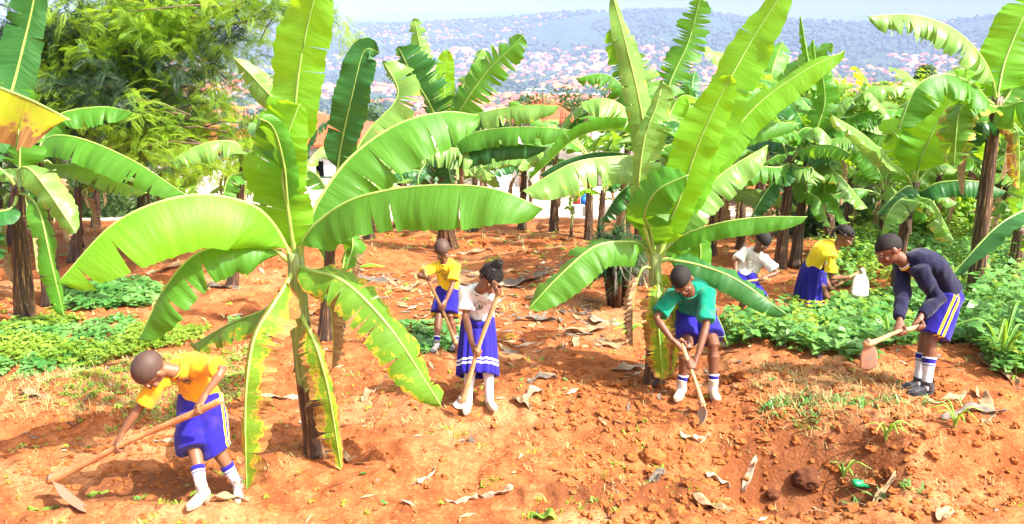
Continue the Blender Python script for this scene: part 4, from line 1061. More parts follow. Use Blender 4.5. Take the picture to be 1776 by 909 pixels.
        for q in 'ab':
            a, b = HP[q], KN[q]; d = (b-a).normalized(); end = a+(b-a)*ln if ln <= 1 else b+(AN[q]-b)*(ln-1)
            mids = [a+Vector((0, 0, .03*h)), a.lerp(end, .35), a.lerp(end, .7) if ln <= 1 else b, end]
            w = S.get('shw', 1.0)
            tube(bm, mids, [.066*k, .070*k*w, .072*k*w, .078*k*w], 20)
        out, co, no = remesh(bm, .0075, 4, .5)
        c2 = wrinkle(out, co, no, .022, 10, (1, 1, .4), seed=int(h*77)+3)
        st = np.full(len(co), 9.0); sd = np.full(len(co), -1.0)
        A = {q: np.array(HP[q]) for q in 'ab'}; Bn = {q: np.array(KN[q]) for q in 'ab'}
        lh = np.array(lat_h); rel = (co-np.array(H))@lh
        for q, sg in (('a', -1), ('b', 1)):
            msk = (rel*sg) > 0; dv = Bn[q]-A[q]; dv = dv/np.linalg.norm(dv)
            fw_ = np.cross(dv, lh); fw_ /= np.linalg.norm(fw_)
            r_ = co-A[q]; st[msk] = (r_@fw_)[msk]; sd[msk] = (r_@lh*sg)[msk]
        build('shorts', out, M[S['bottom']], root, attrs={'st': st, 'side': sd})
    # socks and shoes
    for q in 'ab':
        b, c_ = KN[q], AN[q]; top = c_.lerp(b, S.get('sockt', .45)); so = MB()
        pts = [top, top.lerp(c_, .25), top.lerp(c_, .6), c_, c_-Vector((0, 0, .03*h))]
        full = S.get('sockt', .45)
        rr_ = [(.022+.016*min(full*.9, .62)/.62)*k+.005, (.022+.013*full)*k+.005, .0245*k+.005, .0235*k+.005, .022*k+.004]
        n = 16; vs = []; hemd = []; pth = spline(pts, 14); tot = (top-c_).length
        for i, p in enumerate(pth):
            t = i/13; r0 = rr_[min(int(t*4), 3)]*(1-(t*4) % 1)+rr_[min(int(t*4)+1, 4)]*((t*4) % 1) if t < 1 else rr_[4]
            tg = pth[min(i+1, 13)]-pth[max(i-1, 0)]; a3, b3 = frame(tg, Vector((0, 1, 0)))
            for j in range(n):
                th = 6.2832*j/n; w = r0*(1+.035*math.sin(i*1.9+j*.5)); vs.append(tuple(p+a3*math.cos(th)*w+b3*math.sin(th)*w)); hemd.append((p-top).length)
        so.add(vs, [(i*n+j, i*n+(j+1) % n, (i+1)*n+(j+1) % n, (i+1)*n+j) for i in range(13) for j in range(n)]+[tuple(range(n))[::-1]])
        build('sock', so, M[S.get('sock', 'sock')], root, attrs={'hem': hemd})
        td2 = Vector(S.get('toe'+q, S['fwd'])); td2.z = 0; td2.normalize(); sd2 = Vector((-td2.y, td2.x, 0)); up = Vector((0, 0, 1))
        g0 = feet[q]+Vector((0, 0, .008)); L = .158*h
        shm = MB(); secs = []
        for t, w, hh, zc in ((-.30, .019, .022, .030), (-.26, .026, .030, .034), (-.12, .030, .036, .040), (.05, .031, .036, .042), (.25, .033, .029, .033), (.45, .035, .022, .027), (.60, .031, .018, .024), (.70, .018, .013, .020)):
            secs.append((g0+td2*(L*t)+up*(zc*h/1.4), sd2, up, w*h/1.4, hh*h/1.4))
        sections(shm, secs, 16)
        hi = S.get('hightop', .05)
        tube(shm, [g0-td2*(L*.08)+up*.03, g0-td2*(L*.06)+up*(.05*h), AN[q]+up*hi*.3, AN[q]+up*hi*.8], [.030*k, .029*k, .028*k, .029*k], 16)
        out, co, no = remesh(shm, .0055, 2, .5); wrinkle(out, co, no, .003, 30, (1, 1, 1), 5)
        sh_ = build('shoe', out, M[S['shoe']], root)
        sl = MB(); vs = []; n = 28
        for z_, gr in ((0, .0), (.005, .004), (.018, .0045), (.022, .001)):
            for j in range(n):
                th = 6.2832*j/n; xx = math.cos(th); yy = math.sin(th)
                wx = .036 if xx > 0 else .030; 
                vs.append(tuple(g0+td2*(L*(.20+.51*xx)+gr*xx)+sd2*((wx-.006*abs(xx)**3)*h/1.4+gr)*yy+up*(z_*h/1.4-.006)))
        sl.add(vs, [(i*n+j, i*n+(j+1) % n, (i+1)*n+(j+1) % n, (i+1)*n+j) for i in range(3) for j in range(n)]+[tuple(range(n))[::-1], tuple(3*n+j for j in range(n))])
        build('sole', sl, M[S.get('solem', 'sole_white')], root)
        if S.get('laces', True) and H.y < 8.5:
            lm = MB(); bv2 = BVHTree.FromPolygons([tuple(x) for x in co.tolist()], out.f)
            for j in range(5):
                cpt = g0+td2*(L*(.06+.075*j)); row = []
                for e in (-1, -.5, 0, .5, 1):
                    o_ = cpt+sd2*(e*.019)+td2*(.010*(e if j % 2 else -e))+up*.2; hit = bv2.ray_cast(o_, -up)
                    if hit[0] is not None: row.append(hit[0]+up*.002)
                if len(row) > 2: tube(lm, row, [.0026]*len(row), 5)
            if lm.v: build('laces', lm, M['white_trim'] if S['shoe'] != 'shoe_black' else M['shoe_grey'], root)
    # printed emblem on the chest
    if 'print' in S:
        off, size, col = S['print']; fr_ = td.cross(lat_s); 
        if fr_.dot(back) > 0: fr_ = -fr_
        ctr = H.lerp(N, off[1])+lat_s*off[0]; pm = MB()
        def stroke(pl, w=.003):
            row = []
            for x, y in pl:
                hit = bv.ray_cast(ctr+lat_s*(x*size)+td*(y*size)+fr_*.4, -fr_)
                if hit[0] is not None: row.append(hit[0]+fr_*.0015)
            if len(row) > 1: tube(pm, row, [w]*len(row), 4)
        for j in range(8):      # an arc of short letter strokes
            a = R(150-17*j); x0, y0 = math.cos(a)*1.1, math.sin(a)*1.1
            stroke([(x0, y0), (x0+math.cos(a)*.2-.06, y0+math.sin(a)*.2)]); stroke([(x0+math.cos(a)*.2-.06, y0+math.sin(a)*.2), (x0+.10, y0+.02)])
        stroke([(-.6, .55), (.6, .55), (.55, -.1), (.3, -.5), (0, -.75), (-.3, -.5), (-.55, -.1), (-.6, .55)], .0025)
        stroke([(0, .5), (0, -.6)]); stroke([(-.5, .1), (.5, .1)]); stroke([(-.3, .35), (-.1, .2)]); stroke([(.15, -.1), (.35, -.25)])
        if pm.v: build('shirt_print', pm, M[col], root)
    return dict(root=root, T0=T0, T1=T1, KN=KN, H=H)

def hoe(label, T0, T1, bladetip, wid=.17, neck=.05, r=.017, wood='wood', steel='steel', wax=None, curve=.02, headr=1.75, group='hoes the children dig with', over=.0):
    """long wooden handle with a forged plate blade; T0 butt, T1 head"""
    ax = (T1-T0).normalized(); root = thing('hoe', T1, label, 'hoe', group); mb = MB()
    n = 16; pts = []; rad = []; s1, s2 = frame(ax)
    for i in range(n+1):
        t = i/n; pts.append(T0.lerp(T1, t)+s1*.008*math.sin(t*5)+s2*.007*math.sin(t*7+1))
        rad.append(r*(1.0+.10*math.sin(t*9))*(1+(headr-1)*max(0, (t-.80)/.2)**2))
    pts.append(T1+ax*.035); rad.append(r*headr*.98); pts.append(T1+ax*.045); rad.append(r*headr*.7)
    pts.insert(0, T0-ax*.006); rad.insert(0, r*.75)
    tube(mb, pts, rad, 14); build('handle', mb, M[wood], root)
    tip = bladetip; d = tip-T1; L = d.length; d.normalize()
    w = Vector(wax) if wax is not None else ax.cross(d)
    w = (w-d*w.dot(d)).normalized(); nn = d.cross(w).normalized()
    bm = MB(); m, nu = 14, 9; vs = []; th = .0045
    prof = lambda t: (neck*.5 if t < .12 else neck*.5+(wid*.5-neck*.5)*(1-(1-min(1, (t-.12)/.5))**2)) * (1 if t < .93 else 1-.35*((t-.93)/.07)**2)
    for sgn in (1, -1):
        for i in range(m+1):
            t = i/m
            for j in range(nu):
                x = (j/(nu-1)-.5)*2
                p = T1 + d*(L*t + (.010*(1-x*x) if t > .9 else 0)) + w*(x*prof(t)) + nn*(curve*math.sin(t*3.0)*1.2-.005*x*x*t + sgn*th*.5*(1.6-t))
                vs.append(tuple(p))
    K = (m+1)*nu; fs = []
    for i in range(m):
        for j in range(nu-1):
            a = i*nu+j; fs.append((a, a+1, a+nu+1, a+nu)); fs.append((K+a, K+a+nu, K+a+nu+1, K+a+1))
        fs.append((i*nu, (i+1)*nu, K+(i+1)*nu, K+i*nu)); e = nu-1; fs.append((i*nu+e, K+i*nu+e, K+(i+1)*nu+e, (i+1)*nu+e))
    for j in range(nu-1):
        fs.append((j, K+j, K+j+1, j+1)); a = m*nu+j; fs.append((a, a+1, K+a+1, K+a))
    bm.add(vs, fs)
    build('blade', bm, M[steel], root)
    cm = MB(); tube(cm, [T1-ax*.012+d*.0, T1+ax*.020], [r*headr*1.12]*2, 16); build('socket', cm, M[steel], root)
    return root

# --- 1 front boy
q = person('boy in amber shirt and wide blue shorts bending low at the left front',
  h=1.34, hs=1.20, hip=(348, 694, 5.75), neck=(306, 640, -1), head=(264, 642, -1), lat=(.92, .25, .30), lath=(.95, -.25, 0), fwd=(-.55, -.8, 0),
  anka=(352, 842), ankb=(414, 832), toea=(-.35, -.9, 0), toeb=(.25, -.9, 0), gaze=(-.34, -.22, -.92), hup=(-.45, -.75, .3),
  tool=[(383, 693, 5.28), (92, 830, 5.52)], gripa=.60, gripb=.13, epolea=(-.3, .2, -.2), epoleb=(1, -.1, .4), kpole=(-.3, -.9, 0), shlen=1.12, shw=1.12,
  shirt='shirt_amber', bottom='shorts2', sock='sock', sockt=.50, shoe='shoe_white', hairkind='bald', shaved=True, skin='skin_light', hightop=.06, rh=.020, round=.055,
  print=((.02, .70), .045, 'print_dark'), slv=.80, flipa=1, flipb=1)
hoe('thick soil-stained hoe swung by the boy in amber, blade biting the ground at lower left', q['T0'], q['T1'], P(160, 890, 5.22), .15, .06, .021, 'wood_orange', 'steel', headr=1.55)
# --- 2 boy behind
q = person('boy in bright yellow shirt working behind the girl with the hair bun',
  h=1.22, hip=(778, 507, 9.15), neck=(771, 457, -1), head=(768, 436, -1), lat=(1, -.25, -.15), fwd=(-.3, -.95, 0),
  anka=(757, 592), ankb=(790, 590), gaze=(.12, -.75, -.62), tool=[(735, 466, 8.75), (792, 596, 8.75)], gripa=.13, gripb=.52, epolea=(-1, .1, -.4), epoleb=(1, .1, -.3),
  shirt='shirt_yellow', bottom='shorts1', sock='sock_b', sockt=.25, shoe='shoe_grey', hairkind='bald', shaved=True, rh=.016, shlen=.92, print=((0, .62), .06, 'print_dark'), solem='sole_black')
hoe('hoe held by the boy in the bright yellow shirt, its head hidden behind the girl', q['T0'], q['T1'], P(800, 628, 8.7), .15, .05, .016, 'wood', 'steel')
# --- 3 girl in white
q = person('girl in white shirt and long blue skirt with braided bun, hoeing upright',
  h=1.36, hip=(829, 560, 7.42), neck=(832, 503, -1), head=(846, 484, -1), lat=(.93, -.42, .15), fwd=(.25, -.95, 0),
  anka=(812, 688), ankb=(849, 684), toea=(-.15, -1, 0), toeb=(.35, -.9, 0), gaze=(.25, -.62, -.72), tool=[(868, 492, 6.98), (802, 690, 7.0)], gripa=.60, gripb=.06, epolea=(-1, .1, -.4), epoleb=(-.25, .5, 1),
  shirt='shirt_white', bottom='skirt_w', hem=(828, 652, 7.20), hemr=(.18, .175), sock='sock_w', sockt=.80, shoe='shoe_white', hairkind='bun', skin='skin_light', rh=.020, hightop=.0, laces=False, print=((.02, .60), .05, 'print_dark'))
hoe('pale thick hoe leaned by the girl with the braided bun, pointing to her shoe', q['T0'], q['T1'], P(792, 706, 6.93), .09, .06, .021, 'wood', 'steel_pale', headr=1.5)
# --- 4 boy in teal
q = person('tall boy in teal shirt bending forward, digging in front of the middle banana plant',
  h=1.55, hip=(1206, 548, 7.72), neck=(1196, 506, -1), head=(1185, 488, -1), lat=(.97, .05, -.22), lath=(1, -.15, 0), fwd=(-.1, -1, 0),
  anka=(1181, 664), ankb=(1236, 664), toea=(-.45, -.9, 0), toeb=(.05, -1, 0), gaze=(-.08, -.62, -.78), tool=[(1182, 588, 7.25), (1217, 699, 6.84)], gripa=.10, gripb=.42, epolea=(-1, 0, -.1), epoleb=(1, 0, -.1), kpoleb=(.1, -1, 0),
  shirt='shirt_teal', bottom='shorts0', sock='sock_b', sockt=.30, shoe='shoe_cream', hairkind='short', rh=.017, shlen=.72, hightop=.09, slv=.80, loose=.016, ts=1.0, round=.05)
hoe('hoe of the boy in teal, blade sunk in the loosened soil', q['T0'], q['T1'], P(1208, 740, 6.60), .15, .05, .018, 'wood', 'steel', headr=1.5)
# --- 5 boy in the cream tee
q = person('small boy in white shirt half hidden behind the broad leaf on the right',
  h=1.24, hip=(1290, 482, 9.9), neck=(1312, 436, -1), head=(1320, 420, -1), lat=(.85, -.45, -.2), fwd=(.4, -.9, 0),
  anka=(1276, 552), ankb=(1298, 552), ankya=9.75, ankyb=9.8, gaze=(.1, -.65, -.72), tool=[(1330, 482, 9.6), (1246, 500, 9.6)], gripa=.62, gripb=.12, epolea=(-1, .1, -.4), epoleb=(1, .1, -.3),
  shirt='shirt_cream', bottom='shortsw', sock='sock_b', sockt=.3, shoe='shoe_white', hairkind='short', rh=.015, shlen=.95, print=((0, .50), .06, 'print_dark'))
hoe('hoe in the hands of the small boy in white, partly behind the broad leaf', q['T0'], q['T1'], P(1238, 528, 9.6), .14, .05, .015, 'wood', 'steel')
# --- 6 girl in yellow
q = person('girl in yellow shirt and long blue skirt stooping to the right with plaited hair',
  h=1.38, hip=(1411, 468, 9.9), neck=(1448, 430, -1), head=(1462, 412, -1), lat=(.15, .98, 0), lath=(.2, .95, 0), fwd=(1, -.2, 0),
  anka=(1395, 550), ankb=(1418, 548), ankya=9.8, ankyb=9.95, gaze=(.78, -.28, -.56), tool=[(1440, 499, 9.75), (1494, 470, 9.8)], gripa=.52, gripb=.18, epolea=(-.3, -.3, -1), epoleb=(-.3, .3, -1),
  shirt='shirt_yellow', bottom='skirt_y', hem=(1404, 530, 9.9), hemr=(.21, .19), sock='sock_w', sockt=.6, shoe='shoe_black', solem='sole_black', hairkind='braids', rh=.015, print=((0, .6), .04, 'print_dark'), round=.06)
hoe('hoe with broad pale metal blade hanging in front of the stooping girl in yellow', q['T0'], q['T1'], P(1491, 514, 9.7), .20, .10, .017, 'wood', 'steel_pale', wax=(1, 0, 0), headr=1.7, curve=.005)
# --- 7 boy in navy
q = person('tall boy in navy sweater and black shoes bending left on the raised bank',
  h=1.52, hip=(1640, 516, 6.98), neck=(1572, 456, -1), head=(1545, 438, -1), lat=(-.1, .98, 0), lath=(.12, .98, 0), fwd=(-1, -.1, 0), ts=1.12,
  anka=(1606, 676), ankb=(1592, 664), ankya=6.72, ankyb=6.88, toea=(-1, -.25, 0), toeb=(-1, -.2, 0), gaze=(-.80, -.10, -.58), tool=[(1602, 563, 6.55), (1507, 594, 6.5)], gripa=.08, gripb=.40, epolea=(.6, 0, -.5), epoleb=(.6, 0, -.5), kpole=(-1, 0, 0),
  shirt='navy', collar='yellow_trim', long=True, bottom='shorts2', sock='sock_b', sockt=.62, shoe='shoe_black', solem='sole_black', hairkind='short', rh=.017, shlen=.86, shw=1.1, round=.075, hightop=.03)
hoe('short hoe with rusty square blade held by the boy in the navy sweater', q['T0'], q['T1'], P(1506, 640, 6.5), .15, .08, .018, 'wood', 'steel', wax=(1, .1, 0), curve=.005, headr=1.6)
# ------------------------------------------------------------------ buildings, valley town, trees
M['plaster'] = simple('cream_plaster', (.74, .66, .58), .85, .12, 1.5, .2, .2, 20)
M['plaster_white'] = simple('white_render', (.80, .76, .74), .85, .08, 1.2, .2, .2, 20)
M['concrete'] = simple('raw_concrete', (.52, .47, .44), .9, .25, 2.5, .2, .3, 20)
M['rust'] = simple('rusty_rebar', (.20, .07, .035), .8, .3, 6, .3)
M['roof_red'] = simple('red_roof_sheet', (.72, .11, .035), .55, .25, .6, .4)
M['roof_orange'] = simple('clay_tiles', (.80, .24, .07), .75, .3, .4, .3)
M['roof_grey'] = simple('grey_iron_roof', (.45, .45, .47), .4, .25, .4, .5)
M['roof_brown'] = simple('brown_roof', (.36, .17, .11), .7, .3, .4, .3)
M['sheet'] = simple('pale_blue_iron_sheet', (.62, .68, .78), .35, .15, 1.5, .6)
M['glass_dark'] = simple('dark_window', (.05, .06, .08), .2, .2, 2, .6)
M['teal_paint'] = simple('teal_paint', (.05, .30, .42), .7, .15, 1)
M['brickw'] = simple('clay_brick', (.50, .24, .15), .9, .25, 5, .2, .4, 12)
def hip_roof(mb, c, sx, sy, h, rz=0, mi=0, ov=.5, ridges=0):
    x, y = sx/2+ov, sy/2+ov; rx = max(x-y, .02); co, si = math.cos(rz), math.sin(rz)
    T = lambda a, b, z: (c[0]+a*co-b*si, c[1]+a*si+b*co, c[2]+z)
    v = [T(-x, -y, 0), T(x, -y, 0), T(x, y, 0), T(-x, y, 0), T(-rx, 0, h), T(rx, 0, h), T(-x, -y, -.12), T(x, -y, -.12), T(x, y, -.12), T(-x, y, -.12)]
    mb.add(v, [(0, 1, 5, 4), (1, 2, 5), (2, 3, 4, 5), (3, 0, 4), (6, 7, 1, 0), (7, 8, 2, 1), (8, 9, 3, 2), (9, 6, 0, 3), (9, 8, 7, 6)], mi)
    if ridges:    # raised seams of the roofing sheets
        n = int(2*x/ridges)
        for i in range(n+1):
            a = -x+2*x*i/n; k = min(1, (x-abs(a))/max(x-rx, .01)); b = -y*(1-k); z = h*k
            p, q = Vector(T(a, -y, .01)), Vector(T(a, b, z+.01)); tube(mb, [p, q], [.035, .035], 4, mi)
def at_base(px, py, y): return P(px, py, y)
# big house with the red sheet roof behind the plot
def big_house(label, pxl, pxr, py_ridge, py_eave, y, depth, wallmat, roofmat, down=4.5, wins=4):
    a, b = P(pxl, py_eave, y), P(pxr, py_eave, y); r = P(pxl, py_ridge, y+depth/2)
    cx = (a.x+b.x)/2; w = (b.x-a.x)-1.0; ez = a.z; rh = max(r.z-ez, .8)
    bz = gz(cx, y)-.3; root = thing('house', (cx, y+depth/2, bz), label, 'house', 'houses below the plot')
    mb = MB(); box(mb, (cx, y+depth/2, (bz+ez)/2), (w, depth, ez-bz)); build('wall', mb, M[wallmat], root, smooth=False)
    mb = MB(); hip_roof(mb, (cx, y+depth/2, ez+.01), w, depth, rh, 0, 0, .5, .8); build('roof', mb, M[roofmat], root, smooth=False)
    for i in range(wins):
        x = cx-w/2+w*(i+.5)/wins; wz = ez-1.5
        mb = MB(); box(mb, (x, y-.02, wz), (1.5, .10, 1.2)); fr = build('window', mb, M['plaster_white'], root, smooth=False)
        mb = MB()
        for e in (-.34, .34): box(mb, (x+e, y-.075, wz), (.6, .04, 1.0))
        build('pane', mb, M['glass_dark'], root if False else fr, smooth=False)
    return root
def fix_child(o):   # sub-parts: bring the pane under its window without moving it
    pass
big_house('house with a bright red sheet roof behind the building site in the centre', 890, 1006, 178, 208, 44, 9, 'plaster', 'roof_red')
big_house('long red-roofed house seen between the slim banana stems left of centre', 395, 640, 196, 250, 46, 10, 'plaster', 'roof_red', wins=6)
big_house('red-roofed house showing through the feathery tree branches at left', 95, 380, 225, 262, 40, 9, 'plaster_white', 'roof_red', wins=6)
big_house('pale house with brown roof glimpsed behind the right banana stems', 1395, 1470, 275, 305, 34, 6, 'plaster', 'roof_brown', wins=2)
# unfinished concrete frame with rebar
def site():
    y0, y1 = 31, 40; xl, xr = P(640, 300, 33).x, P(1100, 300, 33).x
    bz = -2.6; root = thing('unfinished_building', ((xl+xr)/2, 35, bz), 'pale unfinished concrete building with rusty column rods beyond the plot', 'building')
    mb = MB(); box(mb, ((xl+xr)/2, 36, bz+.85), (xr-xl, 7, 1.7)); build('wall', mb, M['plaster_white'], root, smooth=False)
    mb = MB(); box(mb, ((xl+xr)/2+.3, 36.2, bz+1.82), (xr-xl+.6, 8, .2)); build('slab', mb, M['concrete'], root, smooth=False)
    n = 9
    for i in range(n):
        x = xl+2+(xr-xl-3)*i/(n-1); yy = 32.4 - (i % 2)*.6
        mb = MB(); box(mb, (x, yy, bz+.95), (.30, .30, 1.9)); build('column', mb, M['concrete'], root, smooth=False)
        mb = MB(); rr = random.Random(i)
        for dx in (-.10, .10):
            for dy in (-.10, .10):
                tube(mb, [(x+dx, yy+dy, bz+1.8), (x+dx+rr.uniform(-.03, .03), yy+dy, bz+3.2+.9*((i*7) % 3)/2)], [.014, .014], 5)
        for q in range(9): box(mb, (x, yy, bz+1.95+q*.16), (.24, .24, .016))
        build('rebar_cage', mb, M['rust'], root, smooth=False)
    for i in range(7):
        x = xl+3+i*(xr-xl-4)/6; mb = MB(); box(mb, (x, 32.46, bz+1.0), (1.2, .10, .9)); build('window', mb, M['concrete'], root, smooth=False)
site()
# white gabled iron-sheet shelter
def shelter():
    c = P(868, 330, 27); root = thing('sheet_shelter', c, 'pointed pale blue shelter of corrugated iron sheets', 'shelter')
    mb = MB(); n = 26; apex = P(868, 272, 27.4); l, r_ = P(838, 335, 26.6), P(898, 335, 26.6)
    vs = []; 
    for i in range(n+1):
        t = i/n; b = l.lerp(r_, t); o = .035*(i % 2); vs += [(b.x, b.y-o, b.z-.4), (apex.x+(b.x-apex.x)*.22, apex.y-o*.6, apex.z)]
    for i in range(n+1):
        t = i/n; b = l.lerp(r_, t); vs += [(b.x, b.y+2.2, b.z-.4), (apex.x+(b.x-apex.x)*.22, apex.y+.4, apex.z)]
    fs = [(2*i, 2*i+2, 2*i+3, 2*i+1) for i in range(n)]; k = 2*(n+1)
    fs += [(k+2*i, k+2*i+1, k+2*i+3, k+2*i+2) for i in range(n)] + [(0, 1, k+1, k), (2*n, k+2*n, k+2*n+1, 2*n+1)] + [(2*i+1, 2*i+3, k+2*i+3, k+2*i+1) for i in range(n)]
    mb.add(vs, fs); build('sheet_wall', mb, M['sheet'], root, smooth=False)
    for qx in (l.x-.1, r_.x+.1):
        mb = MB(); tube(mb, [(qx, l.y+1, l.z-.6), (qx, l.y+1, apex.z-.3)], [.05, .05], 6); build('post', mb, M['rust'], root)
shelter()
def garden_wall(label, px0, px1, py0, py1, y, mat, group='low walls below the plot'):
    a, b = P(px0, py1, y), P(px1, py0, y); mb = MB(); z0 = min(a.z, gz((a.x+b.x)/2, y))-.5
    box(mb, ((a.x+b.x)/2, y, (z0+b.z)/2), (b.x-a.x, .25, b.z-z0)); n = max(2, int((b.x-a.x)/2.6))
    for i in range(n+1): box(mb, (a.x+(b.x-a.x)*i/n, y-.16, (z0+b.z)/2+.06), (.32, .10, b.z-z0+.12))
    box(mb, ((a.x+b.x)/2, y, b.z+.05), (b.x-a.x+.2, .34, .08))
    lone('boundary_wall', mb, M[mat], ((a.x+b.x)/2, y, z0), label, 'wall', group, smooth=False)
garden_wall('long white plastered wall along the lower left edge of the plot', -420, 300, 322, 392, 22.5, 'plaster_white')
garden_wall('low pale retaining wall of the building site, left of the middle plant', 330, 700, 345, 388, 23.5, 'plaster')
garden_wall('cream wall strip in front of the unfinished building', 905, 1110, 340, 372, 24.5, 'plaster')
garden_wall('red-brown painted rail wall low at the far left', -200, 100, 355, 366, 20.6, 'brickw')
# blocks, cans
rr = random.Random(3)
for i in range(14):
    x = P(rr.uniform(940, 1075), 370, 21.5+rr.uniform(0, 2)).x; y = 21.3+rr.uniform(0, 2.0); mb = MB(); z = gz(x, y)
    box(mb, (x, y, z+.12), (.42, .2, .24), rr.uniform(-.4, .4)); box(mb, (x+.02, y, z+.245), (.30, .1, .02), 0)
    lone('building_block', mb, M['concrete'], (x, y, z), 'pale concrete block lying on the building ground beyond the plot', 'block', 'loose concrete blocks', smooth=False)
def can(px, col, lab):
    p = P(px, 356, 22.6); z = p.z; mb = MB()
    box(mb, (p.x, p.y, z+.12), (.18, .16, .24)); box(mb, (p.x, p.y, z+.27), (.12, .10, .06)); tube(mb, [(p.x+.05, p.y, z+.29), (p.x+.05, p.y, z+.34)], [.022, .022], 8)
    tube(mb, [(p.x-.06, p.y, z+.29), (p.x-.05, p.y, z+.34), (p.x+.01, p.y, z+.34), (p.x+.02, p.y, z+.29)], [.014]*4, 6)
    lone('water_can', mb, simple('can_'+lab.split()[0], col, .4, .1, 3), (p.x, p.y, z), lab, 'jerrycan', 'plastic cans')
can(1000, (.55, .03, .02), 'red plastic can on the wall beyond the plot'); can(1013, (.02, .18, .65), 'blue plastic can on the wall beyond the plot')

# ---- trees
M['bark'] = simple('bark', (.20, .13, .09), .9, .4, 5, .2, .6, 25)
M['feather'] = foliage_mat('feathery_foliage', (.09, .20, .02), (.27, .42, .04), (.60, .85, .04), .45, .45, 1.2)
M['feather_dark'] = foliage_mat('feathery_foliage_dark', (.014, .036, .020), (.045, .085, .040), (.08, .18, .04), .2, .4, 1.5)  # darker foliage, used mostly on limbs ending towards the left
M['bush_bright'] = foliage_mat('bright_bush_leaves', (.08, .20, .015), (.20, .36, .03), (.50, .72, .02), .42, .5, 1.0)
M['tree_mid'] = foliage_mat('tree_leaves', (.030, .075, .02), (.07, .14, .035), (.16, .28, .03), .3, .5, 1.2)
M['tree_far'] = foliage_mat('far_tree_leaves', (.018, .05, .022), (.045, .085, .03), (.1, .2, .04), .15, .6, .05)
def frond(V_, F_, o, d, nrm, L, rr):
    """a pinnate leaf: a thin rib with paired leaflets"""
    d = d.normalized(); s = d.cross(nrm).normalized(); n2 = s.cross(d).normalized(); m = 11
    for i in range(m):
        t = (i+.6)/m; droop = -.40*t*t*L; p = o + d*(L*t) + Vector((0, 0, droop)); ll = L*.27*math.sin(math.pi*(.18+.74*t)); w = L*.060
        for sg in (-1, 1):
            e = (s*sg*.92+d*.38-n2*.10+Vector((0, 0, -.15))).normalized(); b = len(V_)
            V_ += [tuple(p-d*w), tuple(p+e*ll*.55+d*w*.3+n2*.004), tuple(p+e*ll), tuple(p+e*ll*.45+d*w*1.5)]
            F_.append((b, b+1, b+2, b+3))
def feathery_tree():
    base = Vector((-9.6, 15.5, 0)); base.z = gz(base.x, base.y)-.1; rr = random.Random(9)
    root = thing('feathery_tree', base, 'big feathery-leaved tree spreading over the upper left of the plot', 'tree')
    tm = MB(); fork = base+Vector((.3, 0, 1.9))
    tube(tm, spline([base, base+Vector((.15, 0, 1)), fork], 8), [.30, .24, .21, .19, .18, .17, .17, .17], 12)
    build('trunk', tm, M['bark'], root)
    fv, ff, dv, df = [], [], [], []
    # limb ends: photo pixels and depth
    ends = [((440, 10), 13.2), ((505, -25), 13.0), ((330, 150), 13.8), ((395, 230), 13.2), ((350, 250), 12.6), ((250, 60), 14.5), ((260, 200), 12.8), ((180, 120), 15), ((150, 40), 14), ((60, 60), 15.5), ((320, 60), 15),
            ((90, 170), 14.6), ((-60, 80), 15), ((380, 180), 14.6), ((230, 260), 13.6), ((300, 230), 15), ((300, -40), 13.5), ((100, -60), 14), ((400, -60), 13.6), ((480, 25), 13.1), ((420, -20), 13.3), ((370, 5), 13.6), ((410, 260), 13.0), ((210, 150), 13.2), ((330, 200), 12.4), ((20, 200), 15.2), ((145, 215), 15.0)]
    for j, (px, y) in enumerate(ends):
        px_ = px[0]
        e = P(*px, y); mid = fork.lerp(e, .5)+Vector((rr.uniform(-.3, .3), rr.uniform(-.3, .3), .45)); bm = MB()
        path = spline([fork, mid, e], 12); tube(bm, path, [.075*(1-i/13)**1.2+.008 for i in range(12)], 7)
        L = (e-fork).length; mid.z += 0
        cl = []
        for i in range(4, 12):
            for q in range(6):
                d = Vector((rr.gauss(0, 1), rr.gauss(0, 1), rr.gauss(0, .55)))*.50*(.5+i/12)
                tp = path[i]+d; cl.append(tp)
                if q < 1: tube(bm, [path[i], path[i].lerp(tp, .5)+Vector((0, 0, .05)), tp], [.014, .010, .005], 4)
        build('limb', bm, M['bark'], root)
        for c in cl:
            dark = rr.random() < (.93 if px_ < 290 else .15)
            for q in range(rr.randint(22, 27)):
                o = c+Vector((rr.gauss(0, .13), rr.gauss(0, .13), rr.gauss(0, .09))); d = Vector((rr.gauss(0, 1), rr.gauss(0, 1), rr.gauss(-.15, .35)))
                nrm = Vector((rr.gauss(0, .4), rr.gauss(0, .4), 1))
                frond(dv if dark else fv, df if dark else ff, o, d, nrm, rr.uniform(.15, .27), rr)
    for v, f_, m, nm in ((fv, ff, 'feather', 'foliage'), (dv, df, 'feather_dark', 'dark_foliage')):
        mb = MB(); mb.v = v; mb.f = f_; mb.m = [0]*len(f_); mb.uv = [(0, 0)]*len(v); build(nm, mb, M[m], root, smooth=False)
feathery_tree()

